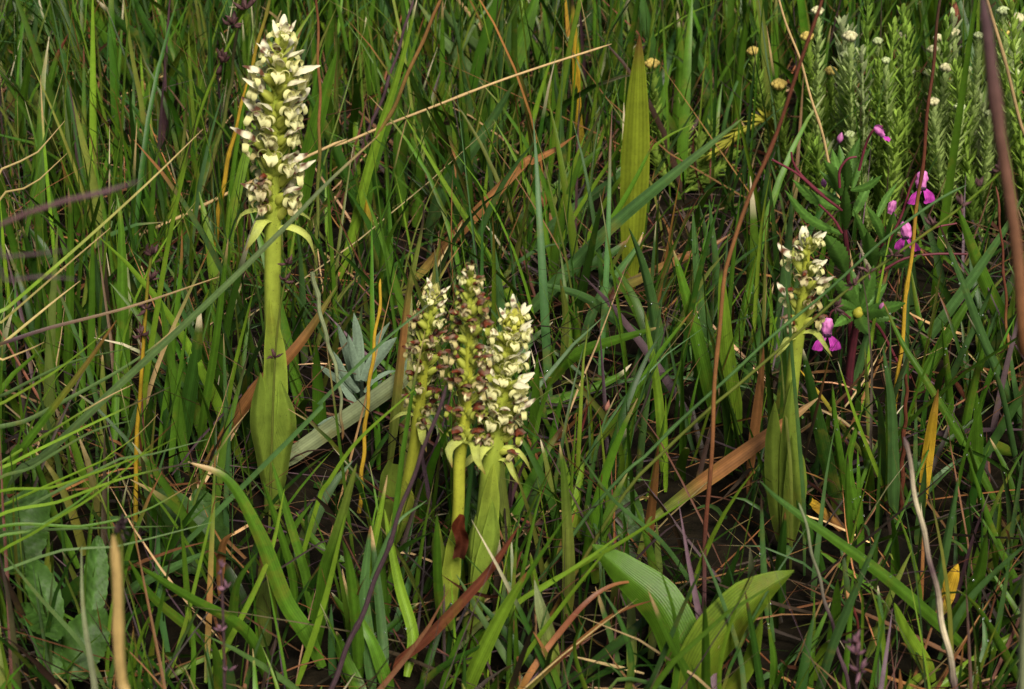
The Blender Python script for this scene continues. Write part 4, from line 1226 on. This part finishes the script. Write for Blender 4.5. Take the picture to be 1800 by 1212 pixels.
def single(label, pts, head, hr, c0, c1, seed, nleaf=90, extra=()):
    Y = Yg(max(p[1] for p in pts)) 
    base = at(pts[0][0], pts[0][1], Y)
    t = thing("everlasting_plant", label, "plant", base, "yellow headed everlasting stems")
    add_shoot(t, base, pts, Y, .01, nleaf, c0, c1, head, hr, seed=seed)
    for e in extra:
        add_shoot(t, base, e, Y - .01, .01, 60, c0, c1, None, seed=seed + 50)
    return t
single("pale green everlasting stem with a tan head right in front of the strap leaf", [(1185, 330), (1170, 265), (1152, 200), (1146, 118)], HY, 14, EG * .9, EG, 1, 80, [[(1185, 330), (1200, 270), (1210, 205)], [(1190, 330), (1240, 290), (1256, 215)], [(1190, 330), (1225, 280), (1235, 240)], [(1190, 335), (1165, 300), (1150, 262)], [(1200, 340), (1250, 310), (1290, 270)]])
single("everlasting stem with a small yellow head, farthest left of those by the bush", [(1385, 330), (1360, 250), (1335, 160), (1324, 95)], HY, 12, EG, EG * 1.1, 2, 100)
single("everlasting stem whose wide tan head stands behind the dark red stalk", [(1400, 350), (1385, 280), (1372, 210), (1369, 155)], HY, 15, EG, EG, 3, 80)
single("everlasting stem with a yellow head touching the dark red stalk near the top", [(1450, 300), (1435, 210), (1425, 130), (1419, 70)], HY, 13, EG, EG * 1.1, 4, 100)
single("everlasting stem with a tan yellow head between the straw stalk and the bush", [(1470, 330), (1468, 260), (1464, 190), (1460, 130)], HY, 12, EG, EG, 5, 80)
# drooping yellow sprig
base = at(1350, 330, Yg(330))
t = thing("everlasting_plant", "yellowing drooping sprig hanging left of the dark red stalk", "plant", base)
add_shoot(t, base, [(1352, 330), (1362, 260), (1352, 212), (1320, 222), (1285, 245), (1250, 272)], Yg(330), -.02, 70, np.array([.30, .27, .03]), np.array([.26, .26, .03]), None, seed=9, l=38, w=6, spread=.35)
# main bush
base = at(1640, 430, Yg(430))
t = thing("everlasting_bush", "bushy grey green everlasting shrub with pale heads filling the upper right corner", "shrub", base)
r_ = random.Random(8)
HEADS = [(1494, 60, HW, 14), (1437, 16, HW, 12), (1583, 62, HW, 12), (1676, 54, HW, 12), (1650, 64, HW, 10), (1640, 84, HW, 11), (1662, 116, HW, 12), (1632, 126, EW, 10), (1598, 122, EW, 11), (1555, 138, EW, 10), (1543, 70, EW, 10),
         (1557, 104, EW, 9), (1485, 94, EW, 10), (1641, 176, HW, 11), (1687, 185, EW, 11), (1739, 197, EW, 9), (1763, 16, EW, 12), (1788, 28, HW, 13), (1763, 55, HY, 12), (1783, 124, EW, 10), (1494, 234, EW, 10), (1700, 120, EW, 10), (1720, 60, EW, 10)]
for i, (hx, hy, hc, hr) in enumerate(HEADS):
    rx = hx + r_.uniform(-10, 70) if hx < 1650 else hx + r_.uniform(-50, 20)
    ry = r_.uniform(330, 420) if hy < 150 else r_.uniform(390, 450)
    Y = Yg(ry)
    add_shoot(t, base, [(rx, ry), (rx * .65 + hx * .35, ry * .6 + hy * .4), (rx * .2 + hx * .8, ry * .25 + hy * .75), (hx, hy + hr * .7)], Y, .01, 95, EG * .8, EG * .6 + EW * .5, hc, hr, seed=100 + i, l=26, w=8)
for i in range(50):
    hx = r_.uniform(1395, 1830); hy = r_.uniform(-20, 330) if hx > 1480 else r_.uniform(150, 330)
    ry = max(r_.uniform(300, 470), hy + 110)
    rx = hx + r_.uniform(-40, 60)
    Y = Yg(ry) + .02
    dark = r_.random()
    c = ED * (1 - dark) + EG * dark
    add_shoot(t, base, [(rx, ry), (rx * .5 + hx * .5, ry * .5 + hy * .5), (hx, hy)], Y, .01, 62, c * .9, c * 1.15 if r_.random() < .7 else EW * .8, None, seed=200 + i, l=r_.uniform(28, 42), w=r_.uniform(7, 9.5), spread=.85)
# dark red seed head
base = at(1672, 300, Yg(300))
t = thing("seed_head", "dark red brown dried seed head at the top right above the bush", "seed head", base)
P = spline([base, at(1668, 150, Yg(300)), at(1675, 48, Yg(300))], 12)
V, F, uv = tube(P, .0012, 6); mk("stalk", V, F, M_DRY, t, C['n'], uv, base)
parts = []
m = K * float(depth(P[-1]))
for i in range(26):
    a = i * 2.4; f = i / 26
    out = np.array([math.cos(a), math.sin(a), 0])
    b0 = P[-1] + np.array([0, 0, .9]) * m * 26 * f
    Q = spline([b0, b0 + out * m * 13 * (1 - .6 * f) + np.array([0, 0, m * 10]), b0 + out * m * 11 * (1 - .8 * f) + np.array([0, 0, m * 24])], 5)
    V, F, uv = ribbon(Q, np.array([.6, 1, .9, .6, .1]) * m * 9, np.tile([-out[1], out[0], 0], (5, 1)), 3, fold=-.3)
    parts.append((V, F, uv, np.array([.14, .05, .03]) * random.uniform(.6, 1.6)))
V, F, uv, c = join(parts); mk("bracts", V, F, M_WITHER, t, c, uv, base)["kind"] = "stuff"

# ------------------------------------------------------------------ sedges with dark spikelets
def spikelets(p, m, size, n, seed, col=(.035, .018, .018), up=(0, 0, 1)):
    r = np.random.default_rng(seed); parts = []
    for i in range(n):
        d = norm(np.array(up) * r.uniform(.3, 1) + r.normal(0, .6, 3))
        b0 = p + d * size * m * .1
        L = size * m * r.uniform(.5, 1)
        Q = spline([b0, b0 + d * L * .5 + r.normal(0, .1, 3) * L, b0 + d * L], 6)
        V, F, uv = tube(Q, np.array([.05, .13, .17, .14, .08, .01]) * L, 6)
        parts.append((V, F, uv, np.array(col) * r.uniform(.7, 2.0)))
    return join(parts)
def sedge(label, code, w, pts, Y, heads, size=18, n=7, col=(.045, .022, .022), cat="sedge"):
    P, Y = trace_path(pts, Y, 0.0, 26)
    base = P[0].copy(); base[2] = 0
    t = thing("sedge", label, cat, base)
    m = K * float(depth(P[13]))
    V, F, uv = tube(P, w * .5 * m * np.linspace(1.1, .6, 26), 7)
    mk("stem", V, F, M_BLADE, t, np.repeat(lerp_cols(code, np.linspace(0, 1, 26)), 7, 0), uv, base)
    for i, (hx, hy) in enumerate(heads):
        V, F, uv, c = spikelets(at(hx, hy, Y - .002), m, size, n, int(hx), col)
        mk("spikelet", V, F, M_WITHER, t, c, uv, base)
sedge("bright sedge stem with a dark brown flower head at the top left", "bbbb", 8, [(280, 460), (293, 403), (333, 260), (367, 157), (428, 25)], None, [(432, 18), (410, 45), (390, 112)], 30, 9)
sedge("sedge with blackish tufted head among the upright grass at left", "oyyo", 9, [(240, 780), (246, 700), (258, 520), (267, 440)], -.3, [(267, 450), (264, 492), (257, 545), (248, 590)], 24, 7)
sedge("out of focus sedge with a black head above the blurred tan stalk", "oo", 8, [(222, 1220), (216, 1040), (214, 935)], -.66, [(213, 935), (214, 925)], 26, 9, (.03, .018, .02))
sedge("yellow green sedge stem with dark spikelets reaching up to the pink plant, lower crossing line", "noooob", 7, [(1090, 880), (1157, 804), (1255, 712), (1300, 675), (1446, 548), (1494, 506), (1552, 464), (1680, 372), (1765, 298)], -.36,
      [(1500, 502), (1466, 540), (1570, 450), (1528, 480), (1640, 398), (1690, 362), (1722, 330), (1758, 300)], 22, 6, (.06, .03, .03))
sedge("small sedge with dark spikelets in front of the tall orchid's sheath", "oo", 5, [(482, 660), (490, 560), (500, 500), (506, 455)], -.25, [(505, 465), (500, 495), (482, 630)], 20, 6)
sedge("blurred purplish flowering stem in the lower left foreground", "pp", 7, [(396, 1260), (394, 1150), (392, 1080), (388, 990)], -.62, [(390, 1000), (397, 1035), (388, 1110), (400, 1180)], 18, 5, (.11, .055, .075))
sedge("blurred mauve flower wisps at the bottom near the purple stalk", "kp", 6, [(1500, 1280), (1505, 1220), (1508, 1150)], -.66, [(1505, 1150), (1512, 1180), (1500, 1130)], 26, 5, (.10, .05, .065))
def stalked_bud(label, pts, Y, hx, hy, col, name="stalked_bud", w=5):
    P, Y = trace_path(pts, Y, 0, 16); base = P[0].copy(); base[2] = 0
    t = thing(name, label, "bud", base)
    m = K * float(depth(P[8]))
    V, F, uv = tube(P, w * .5 * m, 7); mk("stalk", V, F, M_DRY, t, np.repeat(lerp_cols("srr", np.linspace(0, 1, 16)) * np.array([1.1, .7, 1.2]), 7, 0), uv, base)
    d = norm(P[-1] - P[-3])
    Q = P[-1] + np.outer(np.linspace(-2, 22, 8) * m, d)
    V, F, uv = tube(Q, np.array([2, 4, 5.2, 5, 4, 2.6, 1.4, .3]) * m, 8); mk("bud", V, F, M_HERB, t, col, uv, base)
stalked_bud("red stalked pale bud right of the fresh orchid, left one of two", [(1012, 800), (1018, 770), (1028, 735), (1033, 712)], None, 0, 0, np.array([.34, .22, .08]))
stalked_bud("red stalked pale bud with a bent purple stalk, right one of two", [(1020, 800), (1045, 755), (1060, 742), (1066, 722)], None, 0, 0, np.array([.36, .16, .12]))
stalked_bud("small tan bud on a short stalk above the tan dried sheath", [(1075, 870), (1072, 830), (1078, 803)], None, 0, 0, np.array([.34, .24, .05]))
stalked_bud("tan bud on a thin bent stalk right of the broad leaf pair", [(1505, 1150), (1508, 1100), (1500, 1070), (1494, 1055)], None, 0, 0, np.array([.40, .20, .08]))
# ------------------------------------------------------------------ dew
def dew():
    import bmesh
    m, nt, N, L = new_mat("dew")
    out = N.new("ShaderNodeOutputMaterial"); bs = N.new("ShaderNodeBsdfPrincipled")
    bs.inputs["Base Color"].default_value = (.9, .95, .95, 1); bs.inputs["Roughness"].default_value = .04; bs.inputs["IOR"].default_value = 1.33; bs.inputs["Transmission Weight"].default_value = .9
    L.new(bs.outputs[0], out.inputs["Surface"])
    blades = [o for o in bpy.data.objects if o.type == 'MESH' and o.parent and o.name.startswith("blade") and o.parent.get("label", "").startswith(("broad green blades beaded", "dark green blades rising", "wide blue green", "long blades crossing", "long blue green", "leafy cluster"))]
    bm = bmesh.new(); bmesh.ops.create_icosphere(bm, subdivisions=1, radius=1)
    sv = np.array([v.co[:] for v in bm.verts]); sf = np.array([[v.index for v in f.verts] for f in bm.faces]); bm.free()
    Vs, Fs, o_ = [], [], 0
    r = random.Random(4)
    for b in blades:
        vs = b.data.vertices; loc = np.array(b.parent.location)
        for _ in range(r.choice([0, 1, 2, 4, 6]) if "beaded" not in b.parent["label"] else 7):
            v = vs[r.randrange(len(vs))]
            p = np.array(v.co[:]) + loc
            if p[2] < .02: continue
            to = norm(CAM - p); s = r.uniform(.0003, .00085)
            Vs.append(p + to * s * .5 + sv * s); Fs.append(sf + o_); o_ += len(sv)
    g = mk("dew", np.vstack(Vs), np.vstack(Fs), m)
    g["kind"] = "stuff"; g["label"] = "tiny clear dew drops on the grass blades"; g["category"] = "dew"
dew()
# ------------------------------------------------------------------ the sward: uncountable grass
CLEAR = [  # (photo polyline, radius px, world Y of what stands there)
    ([(479, 60), (480, 400)], 66, Yg(895)), ([(480, 400), (479, 850)], 40, Yg(895)),
    ([(765, 500), (745, 640), (733, 760)], 46, Yg(975)), ([(733, 760), (695, 930)], 26, Yg(975)),
    ([(828, 465), (822, 680), (812, 790)], 50, Yg(1135)), ([(810, 800), (790, 1070)], 34, Yg(1135)),
    ([(908, 515), (888, 660), (866, 800)], 52, Yg(1090)), ([(862, 820), (835, 1050)], 38, Yg(1090)),
    ([(1424, 410), (1410, 540), (1398, 620)], 50, Yg(960)), ([(1398, 620), (1382, 900)], 40, Yg(960)),
    ([(1470, 270), (1500, 470), (1510, 560)], 100, -.05), ([(1560, 230), (1617, 325), (1597, 420)], 45, -.1), ([(1452, 590), (1500, 640)], 45, -.12),
    ([(1050, 970), (1130, 1050), (1210, 1140)], 60, -.43), ([(1390, 1005), (1290, 1100), (1220, 1212)], 65, -.45),
    ([(500, 810), (710, 665)], 36, -.17), ([(600, 590), (690, 610), (640, 680)], 55, -.16),
    ([(700, 1160), (910, 930)], 20, -.43), ([(1160, 900), (1435, 700)], 26, -.22),
    ([(1460, 40), (1640, 90), (1800, 60)], 110, .4), ([(1500, 190), (1640, 210), (1820, 200)], 110, .3), ([(1560, 300), (1820, 330)], 70, .2), ([(1330, 60), (1380, 180), (1430, 280)], 60, .2), ([(1145, 110), (1160, 240), (1240, 250)], 45, .25), ([(1260, 260), (1350, 215)], 28, .1),
    ([(1120, 80), (1110, 440)], 36, .13), ([(640, 370), (665, 480)], 22, -.18),
    ([(60, 1000), (110, 1100), (150, 1120)], 70, -.45), ([(205, 950), (215, 1212)], 20, -.72),
    ([(500, 1060), (560, 1160)], 25, -.42), ([(650, 950), (660, 1130)], 40, -.44),
]
def in_clear(px, py, yy):
    hit = np.zeros(px.shape, bool)
    for poly, rad, Yz in CLEAR:
        for a, b in zip(poly[:-1], poly[1:]):
            ab = np.array(b, float) - a
            t = np.clip(((px - a[0]) * ab[0] + (py - a[1]) * ab[1]) / (ab @ ab), 0, 1)
            d2 = (px - a[0] - t * ab[0]) ** 2 + (py - a[1] - t * ab[1]) ** 2
            hit |= (d2 < rad * rad) & (yy < Yz + .01)
    return hit

def guarded(px, py, yy):
    hit = np.zeros(px.shape, bool)
    for poly, rad, Yz in GUARD:
        cand = (yy[:, 0] < Yz + .02)
        x, y = px[cand], py[cand]
        h = np.zeros(x.shape, bool)
        for a, b in zip(poly[:-1], poly[1:]):
            ab = np.array(b, float) - a
            t = np.clip(((x - a[0]) * ab[0] + (y - a[1]) * ab[1]) / (ab @ ab + 1e-6), 0, 1)
            h |= (x - a[0] - t * ab[0]) ** 2 + (y - a[1] - t * ab[1]) ** 2 < rad * rad
        hit[cand] |= h & (yy[cand] < Yz)
    return hit

def sward(N, xy, L, W, th0, th1, az, cols, tipc=None, tipf=0.3, seg=7, z0=-0.01, twist=0.6, keep=0.05, fold=0.35):
    """Vectorised blades: returns V (m, seg+1, 3, 3) and colours."""
    n = seg + 1
    t = np.linspace(0, 1, n)
    th = th0[:, None] + (th1 - th0)[:, None] * t[None, :] ** 1.3
    th = (th[:, 1:] + th[:, :-1]) * .5
    st = (L / seg)[:, None]
    wob = rng.normal(0, .05, (N, seg)).cumsum(1)
    az2 = az[:, None] + wob
    dx = np.sin(th) * np.cos(az2) * st; dy = np.sin(th) * np.sin(az2) * st; dz = np.cos(th) * st
    P = np.zeros((N, n, 3))
    P[:, 0, 0] = xy[:, 0]; P[:, 0, 1] = xy[:, 1]; P[:, 0, 2] = z0
    P[:, 1:, 0] = xy[:, :1] + dx.cumsum(1); P[:, 1:, 1] = xy[:, 1:] + dy.cumsum(1); P[:, 1:, 2] = z0 + dz.cumsum(1)
    P[..., 2] = np.maximum(P[..., 2], -0.004 + 0.004 * t)
    px, py, z = project(P)
    bad = in_clear(px, py, P[..., 1]).any(1) & (rng.random(N) > keep)
    bad |= (guarded(px, py, P[..., 1]).sum(1) > 0) & (rng.random(N) > max(keep, .3))
    near = (z < .95).any(1)
    ok = ~(bad | near)
    P = P[ok]; N2 = len(P); W = W[ok]; az = az[ok]; cols = cols[ok]
    T = norm(np.gradient(P, axis=1))
    tw = (rng.normal(0, twist, N2)[:, None] + rng.normal(0, .5, N2)[:, None] * t[None, :])
    s0 = np.stack([-np.sin(az), np.cos(az), np.zeros(N2)], 1)[:, None, :] * np.ones((1, n, 1))
    nn = np.cross(s0, T)
    S = norm(s0 * np.cos(tw)[..., None] + nn * np.sin(tw)[..., None])
    Nn = np.cross(S, T)
    prof = np.minimum(1, .55 + t * 2.5) * np.clip(1 - t ** 2.4, 0.02, 1) ** .8
    hw = (W[:, None] * .5 * prof[None, :])
    u = np.array([-1, 0, 1.0])
    V = P[:, :, None, :] + S[:, :, None, :] * (hw[..., None] * u)[..., None] + Nn[:, :, None, :] * (hw[..., None] * np.abs(u) * fold)[..., None]
    rib = np.array([1.08, 1.25, 1.08])
    cc = cols[:, None, None, :] * rib[None, None, :, None] * np.ones((1, n, 1, 1))
    if tipc is not None:
        has = rng.random(N2) < tipf
        st_ = rng.uniform(.72, .97, N2)
        f = np.clip((t[None, :] - st_[:, None]) / .08, 0, 1) * has[:, None]
        tc = tipc[rng.integers(0, len(tipc), N2)]
        cc = cc * (1 - f[..., None, None]) + tc[:, None, None, :] * f[..., None, None]
    uv = np.stack(np.broadcast_arrays((u * .5 + .5)[None, None, :], t[None, :, None]), -1) * np.ones((N2, 1, 1, 1))
    return V, cc, uv

def pack(chunks):
    Vs, Fs, cs, us, o = [], [], [], [], 0
    for V, cc, uv in chunks:
        N, n = V.shape[:2]
        g = grid_faces(n, 3)
        F = (np.arange(N) * n * 3)[:, None, None] + g[None]
        Fs.append(F.reshape(-1, 4) + o); Vs.append(V.reshape(-1, 3)); cs.append(cc.reshape(-1, 3)); us.append(uv.reshape(-1, 2))
        o += N * n * 3
    return np.vstack(Vs), np.vstack(Fs), np.vstack(cs), np.vstack(us)

def scatter(N, region):
    out = []
    while sum(map(len, out)) < N:
        p = np.stack([rng.uniform(-1.7, 1.7, N * 3), rng.uniform(-1.0, 3.0, N * 3)], 1)
        hw = .36 + (p[:, 1] + .5) * .27
        ins = (np.abs(p[:, 0]) < hw) & (p[:, 1] > -.62) & (p[:, 1] < 1.15)
        p = p[ins if region == 'in' else ~ins]
        # tussocky: thin out with a smooth field
        f = np.sin(p[:, 0] * 21 + 1.3 * np.sin(p[:, 1] * 17)) * np.sin(p[:, 1] * 19 + p[:, 0] * 7)
        p = p[rng.random(len(p)) < .62 + .38 * f]
        out.append(p)
    return np.vstack(out)[:N]

def pigment(N, keys, weights, jit=.22):
    cs = np.array([C[k] for k in keys])
    i = rng.choice(len(keys), N, p=np.array(weights) / sum(weights))
    return .82 * cs[i] * np.exp(rng.normal(0, jit, (N, 1))) * np.exp(rng.normal(0, .07, (N, 3)))

TIPS = np.array([C['s'], C['n'], C['r'], C['k'], C['w']])
def low(xy):        # height factor: short turf near the camera, tall behind
    return np.interp(xy[:, 1], [-1.0, -.62, -.45, -.3, -.1, .2, 2], [.3, .35, .42, .52, .66, .85, 1.0])
chunks = []
for region, mult in (('in', 1.0), ('out', .75)):
    # broad soft blades
    n = int(5600 * mult); xy = scatter(n, region)
    L = rng.lognormal(math.log(.20), .28, n) * low(xy); W = np.minimum(rng.lognormal(math.log(.0062), .45, n), .0105)
    th0 = np.abs(rng.normal(.12, .16, n)); th1 = th0 + np.abs(rng.normal(.45, .45, n))
    az = rng.uniform(0, 6.283, n)
    chunks.append(sward(n, xy, L, W, th0, th1, az, pigment(n, 'gbduo', [5, 1.2, 3, 2.4, .9]), TIPS, .35))
    # wiry upright blades
    n = int(5600 * mult); xy = scatter(n, region)
    L = rng.lognormal(math.log(.21), .3, n) * low(xy); W = rng.lognormal(math.log(.0025), .35, n)
    th0 = np.abs(rng.normal(.1, .12, n)); th1 = th0 + np.abs(rng.normal(.25, .35, n))
    az = rng.uniform(0, 6.283, n)
    chunks.append(sward(n, xy, L, W, th0, th1, az, pigment(n, 'gbduopn', [4, 2.8, 2.5, 1.5, 1.2, .3, .1]), TIPS, .5, keep=.1))
    # low undergrowth blades
    n = int(4000 * mult); xy = scatter(n, region)
    L = rng.lognormal(math.log(.085), .4, n); W = rng.lognormal(math.log(.0035), .4, n)
    th0 = np.abs(rng.normal(.4, .35, n)); th1 = th0 + np.abs(rng.normal(.5, .5, n))
    chunks.append(sward(n, xy, L, W, th0, th1, rng.uniform(0, 6.283, n), pigment(n, 'gduok', [3, 5, 1.2, 1, 1]), TIPS, .3, seg=5, keep=.55))
V, F, cc, uv = pack(chunks)
g = mk("grass", V, F, M_BLADE, None, cc, uv)
g["kind"] = "stuff"; g["label"] = "dense green meadow grass filling the whole ground"; g["category"] = "grass"
chunks = []
for region, mult in (('in', 1.0), ('out', .6)):
    n = int(6500 * mult); xy = scatter(n, region)
    L = rng.lognormal(math.log(.09), .4, n); W = rng.lognormal(math.log(.0016), .45, n)
    th0 = rng.uniform(.6, 1.5, n); th1 = th0 + rng.normal(.1, .35, n)
    chunks.append(sward(n, xy, L, W, th0, th1, rng.uniform(0, 6.283, n), pigment(n, 'nsrkp', [2.6, 1, 2, 3, 1.5], .45) * .75, None, seg=4, z0=.006, keep=.75))
V, F, cc, uv = pack(chunks)
g = mk("dead_grass_litter", V, F, M_DRY, None, cc, uv)
g["kind"] = "stuff"; g["label"] = "brown dead grass litter matted low between the green blades"; g["category"] = "litter"
